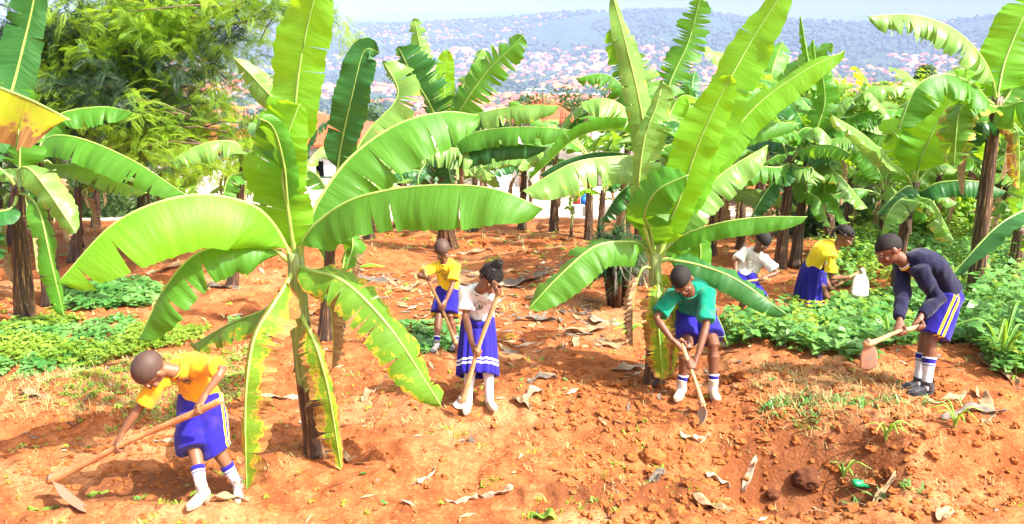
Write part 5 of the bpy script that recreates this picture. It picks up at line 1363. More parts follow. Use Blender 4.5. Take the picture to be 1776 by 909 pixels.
def leafy_tree(label, px, y, top_py, rad, mat, n=2600, leaf=.10, seed=0, name='tree', group='trees beyond the plot', cone=0.0, lobes=9):
    rr = random.Random(seed*7+1); x = P(px, 300, y).x; b = Vector((x, y, gz(x, y)-.2)); top = P(px, top_py, y).z
    Hh = top-b.z; root = thing(name, b, label, 'tree', group)
    tm = MB(); tube(tm, spline([b, b+Vector((rr.uniform(-.2, .2), 0, Hh*.4)), b+Vector((0, 0, Hh*.8))], 8), [Hh*.035*(1-i/9)+.02 for i in range(8)], 9)
    for q in range(6):
        a = rr.random()*6.28; s = b+Vector((0, 0, Hh*rr.uniform(.3, .6))); tube(tm, [s, s+Vector((math.cos(a)*rad*.5, math.sin(a)*rad*.5, Hh*.2))], [Hh*.012, .01], 6)
    build('trunk', tm, M['bark'], root)
    V_, F_ = [], []; cz = b.z+Hh-rad*1.05
    L = []
    for q in range(lobes):
        a = rr.random()*6.28; t = rr.random(); r = rad*(.25+.5*rr.random())*(1-cone*t)
        L.append((Vector((x+math.cos(a)*r, y+math.sin(a)*r, cz+(t-.5)*rad*(1.3+cone*1.2))), rad*rr.uniform(.32, .52)*(1-cone*t*.6)))
    for i in range(n):
        c, r = rr.choice(L); d = Vector((rr.gauss(0, 1), rr.gauss(0, 1), rr.gauss(0, 1))).normalized()
        p = c+d*r*(rr.random()**.35)*rr.uniform(.85, 1.15); nr = (d+Vector((rr.gauss(0, .5), rr.gauss(0, .5), rr.gauss(.3, .5)))).normalized()
        a, c2 = frame(nr, Vector((rr.random()-.5, rr.random()-.5, .3))); s = leaf*rr.uniform(.6, 1.3); k = len(V_)
        V_ += [tuple(p-a*s), tuple(p+c2*s*.5), tuple(p+a*s), tuple(p-c2*s*.5)]; F_.append((k, k+1, k+2, k+3))
    mb = MB(); mb.v = V_; mb.f = F_; mb.m = [0]*len(F_); mb.uv = [(0, 0)]*len(V_); build('crown', mb, M[mat], root, smooth=False)
T_ = [(1410, 27, 120, 2.0, 'bush_bright', 'bright yellow-green bush behind the tattered banana plant'), (1475, 26, 128, 2.0, 'bush_bright', 'bright green bushy tree right of its twin, over the valley'), (1340, 27, 140, 1.7, 'tree_mid', 'dark round tree left of the bright bushes'),
      (1318, 30, 112, 2.1, 'tree_mid', 'dark tree poking up behind the slanting bright leaf'), (1225, 32, 128, 2.0, 'tree_mid', 'dark tree between the two upright banana leaves'), (990, 48, 148, 2.6, 'tree_mid', 'dark green tree right of the red-roofed house'),
      (1018, 60, 152, 3.0, 'tree_mid', 'rounded dark tree behind the pale banana leaves'), (1584, 36, 108, 1.5, 'tree_mid', 'narrow dark conical tree over the valley at right'), (1630, 30, 128, 2.2, 'bush_bright', 'sunlit shrub tree left of the tall right banana stem'),
      (1530, 32, 140, 2.0, 'bush_bright', 'low sunlit tree between the conical tree and the bushes'), (1690, 27, 135, 2.2, 'bush_bright', 'sunlit tree behind the tall right banana stem'), (1760, 26, 150, 2.2, 'tree_mid', 'darker tree at the right edge behind the bananas'),
      (1480, 19, 225, 1.8, 'tree_mid', 'bushy dark shrub below the bright bushes'), (1540, 17.5, 285, 1.3, 'bush_bright', 'undergrowth shrub behind the small banana plant'), (1655, 15.5, 305, 1.2, 'bush_bright', 'leafy shrub left of the tall right banana stem base'),
      (1420, 17, 300, 1.2, 'tree_mid', 'dark leafy shrub behind the stooping girl'), (1740, 15, 330, 1.2, 'bush_bright', 'leafy shrub right of the tall banana stem base'), (900, 70, 150, 3.2, 'tree_mid', 'tree behind the left end of the red-roofed house'), (470, 62, 178, 2.6, 'tree_mid', 'tree behind the long red-roofed house'),
      (640, 75, 165, 3.5, 'tree_mid', 'dark tree between slim and middle banana plants'), (330, 55, 190, 2.6, 'tree_mid', 'tree behind the feathery tree branches'), (1130, 55, 160, 3.0, 'tree_mid', 'tree hidden by the big middle plant'),
      (30, 20, 235, 1.8, 'tree_mid', 'shaded dark tree behind the left edge bananas'), (150, 21, 262, 1.7, 'tree_mid', 'dark undergrowth tree below the feathery tree'), (250, 22, 290, 1.3, 'bush_bright', 'light green shrub before the left red-roofed house')]
for i, (px, y, tp, rd, mt, lb) in enumerate(T_):
    leafy_tree(lb, px, y, tp, rd, mt, n=5200 if y < 40 else 2200, leaf=.055+.0018*y, seed=i, cone=.8 if 'conical' in lb else 0.1, name='bush' if 'bush' in lb or 'shrub' in lb else 'tree')
# ------------------------------------------------------------------ the town in the valley
M['wall_far'] = simple('far_house_wall', (.52, .36, .27), .9, .2, .05)
rt = random.Random(21)
def house_proto(kind):
    mb = MB(); w, d, h = ((15, 10, 4.2), (20, 11, 4.2), (12, 9, 6.5), (26, 12, 5.0))[kind]
    box(mb, (0, 0, h/2), (w, d, h), 0, 0); hip_roof(mb, (0, 0, h+.02), w, d, 3.2, 0, 1, .8)
    for i in range(4):
        for sg in (-1, 1): box(mb, (-w/2+w*(i+.5)/4, sg*d/2, h*.55), (1.6, .2, 1.5), 0, 2)
    return mb
HP_ = []
LB = {'roof_red': ('red-roofed house in the hazy valley town', 'red-roofed valley houses'), 'roof_orange': ('orange-tiled house in the hazy valley town', 'orange-roofed valley houses'), 'roof_grey': ('grey-roofed house in the hazy valley town', 'grey-roofed valley houses'), 'roof_brown': ('brown-roofed house in the hazy valley town', 'brown-roofed valley houses')}
for rm in LB:
    for k in range(4): HP_.append((rm, build('valley_house', house_proto(k), [M['wall_far'], M[rm], M['glass_dark']], None, smooth=False)))
n = 0; used = set()
spots = []
while len(spots) < 286:
    y = 420+rt.random()**.9*1500; a = rt.uniform(-.62, .62); x = a*y
    if float(vn(x/170, y/170, 0, 12)) < -.25: continue
    if any((x-q[0])**2+(y-q[1])**2 < 20**2 for q in spots): continue
    spots.append((x, y))
for i, (x, y) in enumerate(spots):
    rm, o = HP_[rt.choice([0, 1, 2, 3, 4, 5, 6, 7, 4, 5, 6, 7, 8, 9, 10, 12, 13, 14])]
    if o.name in used: o = o.copy(); COL.objects.link(o)
    else: used.add(o.name)
    o.location = (x, y, gz(x, y)-.4); o.rotation_euler = (0, 0, rt.uniform(-.8, .8)); s = rt.uniform(.8, 1.25); o.scale = (s, s, s)
    tag(o, LB[rm][0], 'house', LB[rm][1])
for rm, o in HP_:
    if o.name not in used: bpy.data.objects.remove(o)
# farther houses, too many to build one by one
mb = MB(); cnt = 0
while cnt < 6800:
    y = 1000+3600*rt.random()**1.15; a = rt.uniform(-.66, .66); x = a*y
    if float(vn(x/260, y/320, 0, 13)) < -.42+.45*(y > 3400): continue
    cnt += 1; s = rt.uniform(.7, 1.4)*((1+.00028*(y-1000)) if y < 3500 else .75); w, d, h = 14*s, 9*s, 4.5*s; z = gz(x, y); rz = rt.uniform(-.7, .7); k = rt.choice([1, 1, 1, 2, 2, 2, 3])
    box(mb, (x, y, z+h/2), (w, d, h), rz, 0); hip_roof(mb, (x, y, z+h+.05), w, d, 3.2*s, rz, k, .8)
o = build('distant_houses', mb, [M['wall_far'], M['roof_orange'], M['roof_red'], M['roof_grey']], None, smooth=False); tag(o, kind='stuff')
# valley trees: one mass
TV, TF = [], []

ico_v, ico_f = None, None
def ico():
    import bmesh
    bm = bmesh.new(); bmesh.ops.create_icosphere(bm, subdivisions=2, radius=1.0)
    v = [tuple(q.co) for q in bm.verts]; f = [tuple(w.index for w in q.verts) for q in bm.faces]; bm.free(); return np.array(v), f
ico_v, ico_f = ico(); ico_v2, ico_f2 = ico_v, ico_f
def tree_mass(name, cnt, y0, y1, smin, smax, seed, thr, mat):
    rq = np.random.RandomState(seed); vs = []; fs = []; c = 0; nb = 0
    while c < cnt:
        y = y0+(y1-y0)*rq.rand()**1.1; x = rq.uniform(-.68, .68)*y
        if float(vn(x/150, y/190, 0, 14)) < thr: continue
        c += 1; s = rq.uniform(smin, smax); z = gz(x, y)
        for q in range(2):
            dx, dy = rq.randn(2)*s*.45; r = s*rq.uniform(.6, 1)
            v = ico_v*(1+.28*rq.randn(len(ico_v), 1)*.6)*np.array([r, r, r*rq.uniform(.7, 1.05)])+np.array([x+dx, y+dy, z+r*.75])
            vs.append(v); fs += [tuple(nb+k for k in f) for f in ico_f]; nb += len(v)
    mb = MB(); mb.v = np.concatenate(vs).tolist(); mb.f = fs; mb.m = [0]*len(fs); mb.uv = [(0, 0)]*nb
    o = build(name, mb, M[mat], None, smooth=False); tag(o, kind='stuff')
tree_mass('valley_trees', 2700, 380, 2600, 3.5, 8, 1, -.35, 'tree_far')
tree_mass('hill_trees', 9000, 2300, 5000, 6, 13, 2, -.35, 'tree_far')
tree_mass('slope_scrub', 900, 70, 420, 1.6, 4.2, 3, -.5, 'tree_mid')
# teal hall, red hoarding
for (px, py, y, w, h, m, lb, ct, nm) in [(930, 97, 1900, 46, 12, 'teal_paint', 'long teal-painted hall standing in the valley town', 'hall', 'hall'), (504, 84, 1800, 16, 34, 'roof_red', 'tall red tower block far off in the valley', 'tower', 'tower_block'), (488, 92, 1800, 26, 16, 'roof_red', 'broad red building beside the red tower in the valley', 'building', 'building')]:
    p = P(px, py, y); z = gz(p.x, y); root = thing(nm, (p.x, y, z), lb, ct, 'landmarks in the valley'); mb = MB(); box(mb, (p.x, y, z+h/2), (w, 14, h)); build('wall', mb, M[m], root, smooth=False)
    mb = MB(); hip_roof(mb, (p.x, y, z+h+.05), w, 14, 3, 0); build('roof', mb, M['roof_grey' if m != 'plaster_white' else 'roof_orange'], root, smooth=False)
    for i in range(6):
        for fl in range(max(1, int(h/5))):
            mb = MB(); box(mb, (p.x-w/2+w*(i+.5)/6, y-7.1, z+3+fl*5), (w/12, .4, 2)); build('window', mb, M['glass_dark'], root, smooth=False)
# ------------------------------------------------------------------ weeds, litter, clods
M['weed_a'] = foliage_mat('vine_leaves', (.06, .20, .04), (.18, .36, .10), (.32, .58, .06), .3, .33, 2.5)
M['weed_y'] = foliage_mat('yellow_weed_leaves', (.12, .24, .02), (.26, .38, .05), (.55, .66, .03), .35, .5, 2.5)  # yellow-green weed leaves
M['grass_dry'] = foliage_mat('dry_grass', (.36, .26, .10), (.55, .46, .20), (.6, .5, .2), .3, .7, 3)
M['strap_dark'] = foliage_mat('strap_leaves', (.012, .04, .014), (.04, .10, .03), (.08, .2, .03), .15, .35, 3)
def ingon(x, y, poly):
    c = False; n = len(poly)
    for i in range(n):
        x1, y1 = poly[i]; x2, y2 = poly[(i+1) % n]
        if (y1 > y) != (y2 > y) and x < (x2-x1)*(y-y1)/(y2-y1)+x1: c = not c
    return c
def gpoly(pp): return [(G(*q).x, G(*q).y) for q in pp]
def scatter(poly, n, rr, thr=-1, sc=1.2, seed=0):
    xs = [q[0] for q in poly]; ys = [q[1] for q in poly]; out = []; g = 0
    while len(out) < n and g < n*40:
        g += 1; x, y = rr.uniform(min(xs), max(xs)), rr.uniform(min(ys), max(ys))
        if ingon(x, y, poly): out.append((x, y))
    o = np.array(out); v = vn(o[:, 0]*sc, o[:, 1]*sc, 0, seed); o = o[v > thr]; z = gz_np(o[:, 0], o[:, 1])
    return [(a, b, c) for (a, b), c in zip(o.tolist(), z.tolist())]
def leafq(V_, F_, p, d, nrm, L, W, droop=.25):
    d = d.normalized(); s = d.cross(nrm).normalized(); b = len(V_)
    V_ += [tuple(p), tuple(p+d*L*.35+s*W+nrm*.006), tuple(p+d*L*.38+nrm*(-.02*L)), tuple(p+d*L*.35-s*W+nrm*.006), tuple(p+d*L*.75+s*W*.55-nrm*L*droop*.4), tuple(p+d*L*.75-nrm*L*droop*.5), tuple(p+d*L*.75-s*W*.55-nrm*L*droop*.4), tuple(p+d*L-nrm*L*droop)]
    F_ += [(b, b+2, b+1), (b, b+3, b+2), (b+1, b+2, b+5, b+4), (b+2, b+3, b+6, b+5), (b+4, b+5, b+7), (b+5, b+6, b+7)]
def bed(name, poly, n, mat, hmax, lsize, seed, thr=-1, stems=True, elong=.42):
    rr = random.Random(seed); V_, F_ = [], []; sv = MB()
    SP = scatter(poly, n, rr, thr, 1.3, seed); NZ = vn(np.array([q[0] for q in SP])*1.1, np.array([q[1] for q in SP])*1.1, 0, seed+2)
    for (x, y, z), nz in zip(SP, NZ):
        hh = hmax*(.25+.75*rr.random())*(.8+.55*float(nz))
        p = Vector((x, y, z+max(hh, .02))); k = rr.randint(3, 5)
        for q in range(k):
            a = rr.random()*6.28; d = Vector((math.cos(a), math.sin(a), rr.uniform(-.1, .5))); L = lsize*rr.uniform(.6, 1.3)
            nn = Vector((rr.gauss(.1, .35), rr.gauss(-.1, .35), 1)).normalized(); leafq(V_, F_, p+Vector((0, 0, rr.uniform(-.5, .1)*hh)), d, nn, L, L*elong)
        if stems and rr.random() < .35: tube(sv, [(x+rr.gauss(0, .03), y, z-.02), tuple(p)], [.003, .002], 4)
    mb = MB(); mb.v = V_; mb.f = F_; mb.m = [0]*len(F_); mb.uv = [(0, 0)]*len(V_)
    if sv.v: mb.add(sv.v, sv.f, 1)
    o = build(name, mb, [M[mat], M['petiole']], None); tag(o, kind='stuff')
RB = gpoly([(1252, 572), (1290, 560), (1400, 548), (1520, 520), (1776, 480), (1900, 500), (1900, 660), (1730, 655), (1640, 590), (1490, 632), (1390, 615), (1262, 606)])
bed('vine_bed', RB, 2900, 'weed_a', .30, .105, 1)
bed('vine_bed_yellow', RB, 1300, 'weed_y', .36, .07, 2, -.1)
LB_ = gpoly([(-60, 590), (60, 562), (160, 560), (300, 548), (420, 560), (380, 590), (230, 622), (60, 655), (-60, 660)])
bed('weed_patch', LB_, 2300, 'weed_y', .12, .060, 3, .0, elong=.34)
bed('weed_patch_green', LB_, 1500, 'weed_a', .14, .07, 4, .1, elong=.34)
LB2 = gpoly([(90, 525), (150, 500), (250, 492), (285, 510), (250, 535), (130, 540)])
bed('pumpkin_patch', LB2, 900, 'weed_a', .20, .10, 5)
bed('pumpkin_patch_middle', gpoly([(640, 600), (700, 560), (800, 560), (800, 600), (690, 625)]), 130, 'weed_a', .16, .10, 55)
BG = gpoly([(1440, 500), (1400, 455), (1480, 420), (1600, 410), (1776, 400), (1900, 410), (1900, 500), (1560, 505)])
bed('undergrowth', BG, 3000, 'weed_a', .45, .085, 6, -.35)
bed('undergrowth_yellow', BG, 2600, 'weed_y', .50, .07, 7, -.3)
BG2 = gpoly([(1440, 425), (1500, 388), (1776, 385), (1900, 400), (1900, 425)])
bed('undergrowth_back', BG2, 1700, 'weed_y', .6, .12, 8, -.3)
bed('tall_undergrowth', gpoly([(1690, 640), (1680, 520), (1700, 490), (1776, 480), (1950, 480), (1950, 640), (1776, 650)]), 900, 'weed_a', .75, .11, 9)
bed('tall_undergrowth_yellow', gpoly([(1690, 560), (1700, 490), (1776, 480), (1950, 480), (1950, 600)]), 300, 'weed_y', .8, .09, 10)
# straw-like and yellow weeds on the bare soil
def tufts(name, poly, n, mat, L, seed, thr=0.0, blades=9, w=.0035):
    rr = random.Random(seed); V_, F_ = [], []
    for (x, y, z) in scatter(poly, n, rr, thr, 1.6, seed):
        for q in range(blades):
            a = rr.random()*6.28; l = L*rr.uniform(.5, 1.3); d = Vector((math.cos(a), math.sin(a), rr.uniform(.1, 1.5))).normalized(); s = Vector((-d.y, d.x, 0)).normalized()*w*rr.uniform(.7, 1.6); b = len(V_)
            o = Vector((x+rr.gauss(0, .02), y+rr.gauss(0, .02), z-.005))
            V_ += [tuple(o-s), tuple(o+s), tuple(o+d*l*.6+s*.8), tuple(o+d*l*.6-s*.8), tuple(o+d*l+Vector((0, 0, -l*.25)))]; F_ += [(b, b+1, b+2, b+3), (b+3, b+2, b+4)]
    mb = MB(); mb.v = V_; mb.f = F_; mb.m = [0]*len(F_); mb.uv = [(0, 0)]*len(V_); o = build(name, mb, M[mat], None, smooth=False); tag(o, kind='stuff')
ALL = [(-5.5, 4.4), (5.5, 4.4), (12, 17), (-12, 17)]; NEAR = [(-4, 4.5), (4.2, 4.5), (6.5, 9.5), (-6.5, 9.5)]
tufts('straw_left', gpoly([(0, 660), (450, 600), (460, 690), (300, 740), (0, 730)]), 700, 'grass_dry', .10, 51, -.5, 8, .0025)
tufts('straw', NEAR, 1500, 'grass_dry', .07, 11, .12, 8, .0022)
tufts('straw_by_pit', gpoly([(1290, 640), (1560, 650), (1620, 760), (1500, 850), (1330, 800)]), 170, 'grass_dry', .15, 12, -.6, 8, .0022)
tufts('weed_tufts', NEAR, 520, 'weed_y', .06, 13, .25, 9, .005)
tufts('grass_by_pit', gpoly([(1300, 700), (1500, 690), (1690, 700), (1600, 860), (1400, 860)]), 110, 'weed_a', .12, 14, -.4, 8, .006)
tufts('far_straw', [(-9, 9.5), (9, 9.5), (14, 17.5), (-14, 17.5)], 1800, 'grass_dry', .12, 15, 0, 7, .006)
bed('yellow_weeds', gpoly([(60, 660), (440, 600), (420, 700), (300, 740), (60, 720)]), 800, 'weed_y', .05, .035, 16, -.1, False, .3)
bed('seedlings', NEAR, 420, 'weed_y', .04, .035, 17, .15, False, .3)
bed('seedlings_green', NEAR, 160, 'weed_a', .05, .045, 18, .2, False, .3)
bed('field_weeds', [(-9, 9.5), (9, 9.5), (14, 17.5), (-14, 17.5)], 1500, 'weed_y', .10, .06, 19, .15, False, .35)
# clods and pebbles
def clods(name, poly, n, s0, s1, mat, seed, thr=-1, pw=3):
    rq = np.random.RandomState(seed); rr = random.Random(seed); vs = []; fs = []; nb = 0
    for (x, y, z) in scatter(poly, n, rr, thr, 1.1, seed):
        s = s0+(s1-s0)*rq.rand()**pw; v = ico_v*(1+.24*rq.randn(len(ico_v), 1))*np.array([s*rq.uniform(.7, 1.5), s*rq.uniform(.7, 1.5), s*rq.uniform(.5, .9)])+np.array([x, y, z+s*.05])
        vs.append(v); fs += [tuple(nb+k for k in f) for f in ico_f]; nb += len(v)
    mb = MB(); mb.v = np.concatenate(vs).tolist(); mb.f = fs; mb.m = [0]*len(fs); mb.uv = [(0, 0)]*nb; o = build(name, mb, M[mat], None, smooth=False); tag(o, kind='stuff')
clods('soil_crumbs', NEAR, 7000, .003, .030, 'clod', 31, -.6, 6)
clods('soil_crumbs_dark', gpoly([(900, 640), (1260, 640), (1620, 650), (1776, 760), (1776, 909), (1000, 909)]), 3200, .004, .042, 'clod', 32, -.6, 4)
clods('soil_crumbs_left', gpoly([(60, 700), (420, 700), (420, 900), (0, 900)]), 1500, .005, .035, 'clod', 34, -.6, 4)
clods('soil_crumbs_far', [(-8, 9.5), (8, 9.5), (12, 17), (-12, 17)], 2200, .01, .07, 'clod', 33, -.4, 4)
import bmesh
_b = bmesh.new(); bmesh.ops.create_icosphere(_b, subdivisions=4, radius=1.0); CL = np.array([tuple(q.co) for q in _b.verts]); CF = [tuple(w.index for w in q.verts) for q in _b.faces]; _b.free()
for i, (px, py, s, mt, lb) in enumerate([(1130, 795, .085, 'clod', 'rounded lump of red soil on the near slope below the middle plant'), (1398, 838, .10, 'clod_dark', 'dark crumbly clod of soil at the bottom of the pit'), (1340, 862, .05, 'clod_dark', 'small dark clod left of the bigger dark one'), (1010, 455, .10, 'clod', 'lump of soil on the bare field left of the spiky bush'), (1290, 655, .07, 'clod', 'orange clod by the right foot of the boy in teal')]):
    g = G(px, py); nn_ = 1+.22*vn(CL[:, 0]*1.6+i*9, CL[:, 1]*1.6, CL[:, 2]*1.6, 5)+.14*vn(CL[:, 0]*4+i, CL[:, 1]*4, CL[:, 2]*4, 6)+.07*vn(CL[:, 0]*11, CL[:, 1]*11, CL[:, 2]*11, 7); v = CL*nn_[:, None]*np.array([s*1.15, s, s*.75])+np.array([g.x, g.y, g.z+s*.18])
    mb = MB(); mb.add([tuple(q) for q in v.tolist()], CF); lone('soil_clod', mb, M[mt], g, lb, 'clod', 'large clods of soil')
# fallen banana leaves
def scrap(px, py, L, W, az, mat, label, name='dry_leaf', cat='dead leaf', group='fallen dry leaves', curl=.5, lift=.02, seed=0):
    g = G(px, py); rr = random.Random(seed+px); d = Vector((math.cos(R(az)), math.sin(R(az)), 0)); s = Vector((-d.y, d.x, 0)); mb = MB(); n, m = 14, 7; vs = []
    cx_ = [d*(L*(i/n-.5))+s*(math.sin(i/n*3+seed)*L*.10) for i in range(n+1)]; ZZ = gz_np(np.array([g.x+q.x for q in cx_]), np.array([g.y+q.y for q in cx_]))
    for i in range(n+1):
        t = i/n; w = W*(math.sin(math.pi*(.06+.9*t))**.6); bend = math.sin(t*3+seed)*L*.10
        c = d*(L*(t-.5))+s*bend
        zz = ZZ[i]
        for j in range(m):
            u = (j/(m-1)-.5)*2; uu = u*w*(1-.35*curl*abs(u)); q = c+s*uu
            z = zz+lift+abs(u)*curl*W*.55+.018*math.sin(t*11+seed*2+u*2)+lift*2*math.sin(t*3.14+seed)*.5+rr.uniform(-.004, .004)
            vs.append((g.x+q.x, g.y+q.y, z))
    mb.add(vs, [(i*m+j, (i+1)*m+j, (i+1)*m+j+1, i*m+j+1) for i in range(n) for j in range(m-1)])
    o = lone(name, mb, M[mat], (g.x, g.y, g.z), label, cat, group); so = o.modifiers.new('thick', 'SOLIDIFY'); so.thickness = .0025
SC = [(1245, 845, .22, .05, 20, 'dry_pale', 'curled pale dry leaf left of the pit bottom'), (1300, 835, .20, .035, 60, 'dry_pale', 'upturned pale leaf strip beside the curled one'), (1235, 880, .30, .06, -20, 'dry', 'brown dry leaf flat near the lower edge'), (1205, 760, .25, .05, 10, 'dry_pale', 'bleached leaf piece below the teal boy heap'),
      (1070, 865, .17, .018, 95, 'dry_pale', 'thin pale stick of leaf rib standing out on the soil'), (1140, 830, .16, .05, 30, 'dry_grey', 'crumpled grey scrap on the near soil'), (925, 690, .22, .06, 35, 'dry_pale', 'pale twisted leaf right of the girl with the bun'), (905, 705, .20, .05, -30, 'dry', 'light brown leaf by the girl shoe at right'),
      (1215, 690, .0, .0, 0, '', ''), (500, 690, .55, .045, 15, 'dry_pale', 'split pale pseudostem slab left of the front plant stem'), (300, 765, .30, .03, 20, 'dry_pale', 'pale strip of stem behind the hoe of the front boy'), (600, 800, .18, .05, -50, 'dry', 'dry brown leaf tip at the foot of the front plant'),
      (640, 690, .22, .05, 60, 'dry', 'small dry leaf right of the front plant'), (395, 870, .30, .03, 40, 'dry', 'curled dry strip by the front boy shoes'), (380, 500, .7, .06, -8, 'dry_grey', 'long fallen dark leaf rib on the bare soil left of the front plant'), (650, 490, .7, .16, 5, 'dry_grey', 'heap of grey dead leaves right of the front plant stem'),
      (700, 500, .5, .12, 30, 'dry', 'brown dead leaf on the grey heap'), (900, 492, .8, .16, 2, 'dry_grey', 'dark leaf litter behind the girl with the bun'), (950, 520, .6, .10, -20, 'dry', 'dry leaf on bare soil left of the spiky bush'), (930, 560, .5, .07, 10, 'dry_grey', 'dark leaf strip in front of the litter'),
      (1020, 578, .6, .10, 40, 'dry', 'dry leaf below the left leaf of the middle plant'), (1050, 560, .5, .08, -30, 'dry_pale', 'pale dry leaf beside the middle plant'), (1060, 600, .4, .07, 10, 'dry', 'brown leaf scrap left of the middle plant stem'), (1090, 640, .35, .08, 0, 'dry_pale', 'bleached dry leaf at the foot of the middle plant'),
      (1000, 600, .3, .05, 70, 'dry', 'small leaf on the soil left of the middle plant'), (940, 660, .3, .05, 20, 'dry_grey', 'dark curled leaf on the middle soil'), (1540, 530, .8, .07, 10, 'dry_pale', 'long pale leaf lying in the vine bed'), (1560, 520, .5, .16, 0, 'dry_pale', 'flat grey sheet of dead leaf in the vine bed'),
      (1640, 690, .45, .05, 25, 'dry', 'curved brown stalk behind the black shoes'), (1700, 710, .6, .07, 60, 'dry', 'tall twisted dead leaf at the right of the bank'), (1730, 640, .6, .09, 80, 'dry', 'large curled brown dead leaf in the right vines'), (1690, 720, .6, .05, 10, 'dry_grey', 'long grey leaf rib at the right bank edge'),
      (1535, 860, .35, .03, 50, 'dry', 'thin brown strip right of the green bottle'), (1640, 895, .26, .06, 60, 'dry', 'pale leaf rising at the bottom edge at right'), (740, 830, .2, .012, 60, 'dry_pale', 'thin straw rib on the bare centre soil'), (800, 870, .25, .03, 20, 'dry_pale', 'small pale strip low in the centre'),
      (860, 860, .25, .03, -10, 'dry_pale', 'pale leaf shred right of its like low in the centre'), (290, 470, .6, .09, 10, 'dry', 'brown leaf on the far left soil'), (830, 440, .6, .07, 40, 'dry', 'stalk lying on the far soil'), (60, 690, .3, .05, 0, 'dry', 'faded leaf at the left edge')]
for i, (px, py, L, W, az, mt, lb) in enumerate(SC):
    if L: scrap(px, py, L, W, az, mt, lb, seed=i)
for i, (px, py, L, W, az, lb) in enumerate([(940, 898, .22, .06, -40, 'fresh green banana leaf piece at the bottom edge, centre'), (262, 778+0, .0, 0, 0, ''), (170, 858, .14, .014, 35, 'cut green leaf strip by the front hoe blade'), (75, 885, .20, .018, 12, 'longer green leaf strip at the lower left'), (385, 823, .10, .012, 0, 'short green leaf strip between the front boy shoes'), (155, 778, .05, .008, 0, 'tiny green leaf bit on the loosened soil')]):
    if L: scrap(px, py, L, W, az, 'leaf_bright', lb, 'cut_leaf', 'leaf piece', 'cut green leaf pieces', .2, .01, 50+i)
# litter all over the field, far too much to count
rr = random.Random(77); mb = MB()
for (x, y, z) in scatter([(-9, 6), (9, 6), (13, 17.5), (-13, 17.5)], 1500, rr, -.1, .9, 21)+scatter(NEAR, 260, rr, -.2, 1.5, 22)+scatter(gpoly([(600, 520), (600, 470), (1000, 440), (1060, 600), (880, 620)]), 420, rr, -1, 1, 23):
    a = rr.random()*6.28; L = rr.uniform(.02, .16)*(1 if y > 8 else .6); W = L*rr.uniform(.08, .3); d = Vector((math.cos(a), math.sin(a), rr.uniform(-.1, .3))); s = Vector((-d.y, d.x, rr.uniform(-.4, .4))); p = Vector((x, y, z+.012)); k = rr.choice([0, 0, 1, 2])
    mb.add([tuple(p-d*L-s*W*.3), tuple(p-s*W+Vector((0, 0, .01))), tuple(p+d*L), tuple(p+s*W)], [(0, 1, 2, 3)], k)
o = build('leaf_litter', mb, [M['dry'], M['dry_pale'], M['dry_grey']], None, smooth=False); tag(o, kind='stuff')
# twigs in the pit
mb = MB()
for (x, y, z) in scatter(gpoly([(1290, 640), (1560, 650), (1640, 780), (1560, 870), (1330, 840)]), 170, rr, -1, 1, 24)+scatter(NEAR, 150, rr, -1, 1, 25):
    a = rr.random()*6.28; L = rr.uniform(.05, .22); p = Vector((x, y, z+.008)); d = Vector((math.cos(a), math.sin(a), rr.uniform(0, .35)))
    tube(mb, [p, p+d*L*.5+Vector((0, 0, .01)), p+d*L+Vector((rr.gauss(0, .02), rr.gauss(0, .02), 0))], [.0028, .0022, .0012], 4)
o = build('twigs', mb, M['dry'], None); tag(o, kind='stuff')
# green plastic bottle
def bottle():
    g = G(1498, 848)+Vector((0, 0, .035)); m = NT('green_plastic'); m.col((.02, .52, .16)); m.rough(.25); m.b.inputs['Transmission Weight'].default_value = .25
    root = thing('plastic_bottle', g, 'crushed green plastic bottle lying in the pit at lower right', 'bottle'); d = Vector((1, .15, -.12)).normalized(); mb = MB()
    ts = [0, .05, .10, .35, .45, .55, .75, .85, .93, 1]; rs = [.020, .034, .037, .036, .031, .037, .036, .028, .014, .013]
    tube(mb, [g+d*(t-.5)*.20+Vector((0, 0, .004*math.sin(t*9))) for t in ts], rs, 14, sq=.78); build('bottle_body', mb, m.m, root)
    mb = MB(); tube(mb, [g+d*.10, g+d*.118], [.016, .016], 12); build('cap', mb, M['white_trim'], root)
bottle()
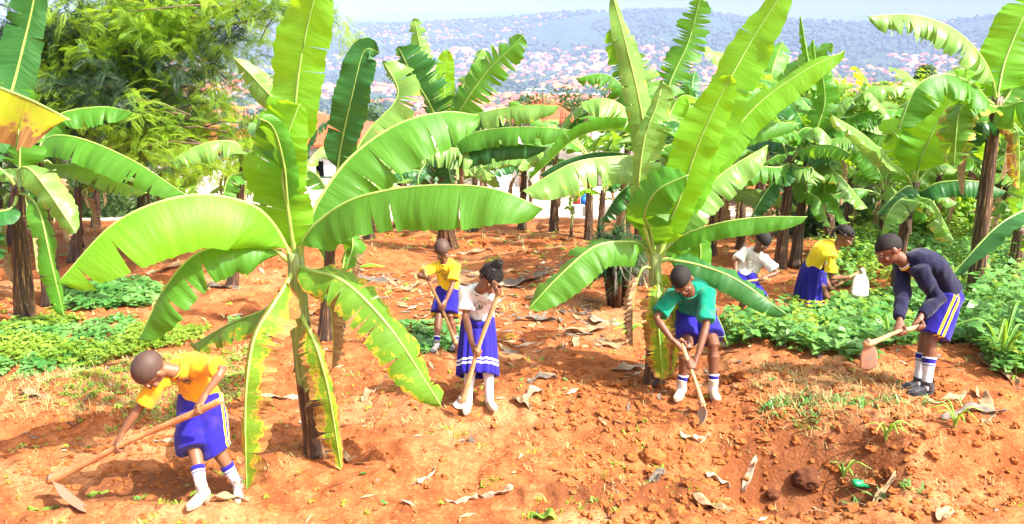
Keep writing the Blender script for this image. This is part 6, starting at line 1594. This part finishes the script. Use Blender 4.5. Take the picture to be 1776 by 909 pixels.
# spiky bush behind the middle plant
def spiky_bush():
    g = G(1078, 545); g.y += .4; g.z = gz(g.x, g.y); root = thing('spiky_bush', g, 'dark spiky strap-leaved bush behind and left of the middle banana plant', 'bush'); rr = random.Random(5)
    V_, F_ = [], []; DV, DF = [], []; sm = MB()
    for q in range(15):
        a = rr.random()*6.28; r = rr.uniform(0, .34); hgt = rr.uniform(.45, 1.0); c = g+Vector((math.cos(a)*r, math.sin(a)*r, hgt))
        tube(sm, [g+Vector((math.cos(a)*r*.4, math.sin(a)*r*.4, -.02)), c], [.03, .022], 7)
        for k in range(62):
            th = rr.random()*6.28; el = rr.uniform(-.35, 1.3); L = rr.uniform(.26, .46); d = Vector((math.cos(th)*math.cos(el), math.sin(th)*math.cos(el), math.sin(el))); s = Vector((-math.sin(th), math.cos(th), 0))*.013
            o = c-Vector((0, 0, rr.random()*.30)); low = el < -.05 and rr.random() < .6
            A, F2 = (DV, DF) if low else (V_, F_); b = len(A)
            for i in range(6):
                t = i/5; p = o+d*L*t-Vector((0, 0, .5*L*t*t)); w = (1-t)**.7 if t > .2 else 1; A += [tuple(p-s*w), tuple(p+s*w+Vector((0, 0, .003)))]
            F2 += [(b+2*i, b+2*i+1, b+2*i+3, b+2*i+2) for i in range(5)]
    build('stem', sm, M['stem_dark'], root)
    for A, F2, m, nm in ((V_, F_, 'strap_dark', 'foliage'), (DV, DF, 'dry_grey', 'dead_foliage')):
        mb = MB(); mb.v = A; mb.f = F2; mb.m = [0]*len(F2); mb.uv = [(0, 0)]*len(A); build(nm, mb, M[m], root, smooth=False)
spiky_bush()
# maize-like leaves at the right edge
def blade_plant(px, py, n, L, lab, seed, mat='leaf_bright', w=.03, group='grassy plants among the vines'):
    g = G(px, py); root = thing('maize_plant', g, lab, 'plant', group); rr = random.Random(seed)
    for k in range(n):
        a = rr.random()*6.28; h = Vector((math.cos(a), math.sin(a), 0)); l = L*rr.uniform(.7, 1.1)
        pts = [g, g+h*.10*l+Vector((0, 0, .4*l)), g+h*.35*l+Vector((0, 0, .68*l)), g+h*.75*l+Vector((0, 0, .55*l))]
        make_leaf(root, pts, w, w, 25, 25, seed=seed*9+k, t0=.05, tears=0, mat=mat, rib=.004, wave=.006)
    mb = MB(); tube(mb, [g, g+Vector((0, 0, .4*L))], [.012, .008], 7); build('stem', mb, M['petiole'], root)
blade_plant(1735, 640, 7, .8, 'tall grassy plant with arching leaves right of the boy in navy', 1, 'leaf', .022)
blade_plant(1540, 600, 7, .45, 'small grassy clump under the navy boy hoe', 3, w=.016)
blade_plant(1462, 835, 5, .25, 'single young shoot left of the green bottle', 4, w=.010)
blade_plant(1535, 770, 7, .28, 'grassy sprig on the pit side', 5, w=.009)
blade_plant(1655, 745, 7, .28, 'grassy sprig below the navy boy shoes, right', 6, w=.010)
blade_plant(1090, 590, 8, .30, 'small leafy sprout left of the middle plant foot', 7, w=.022)
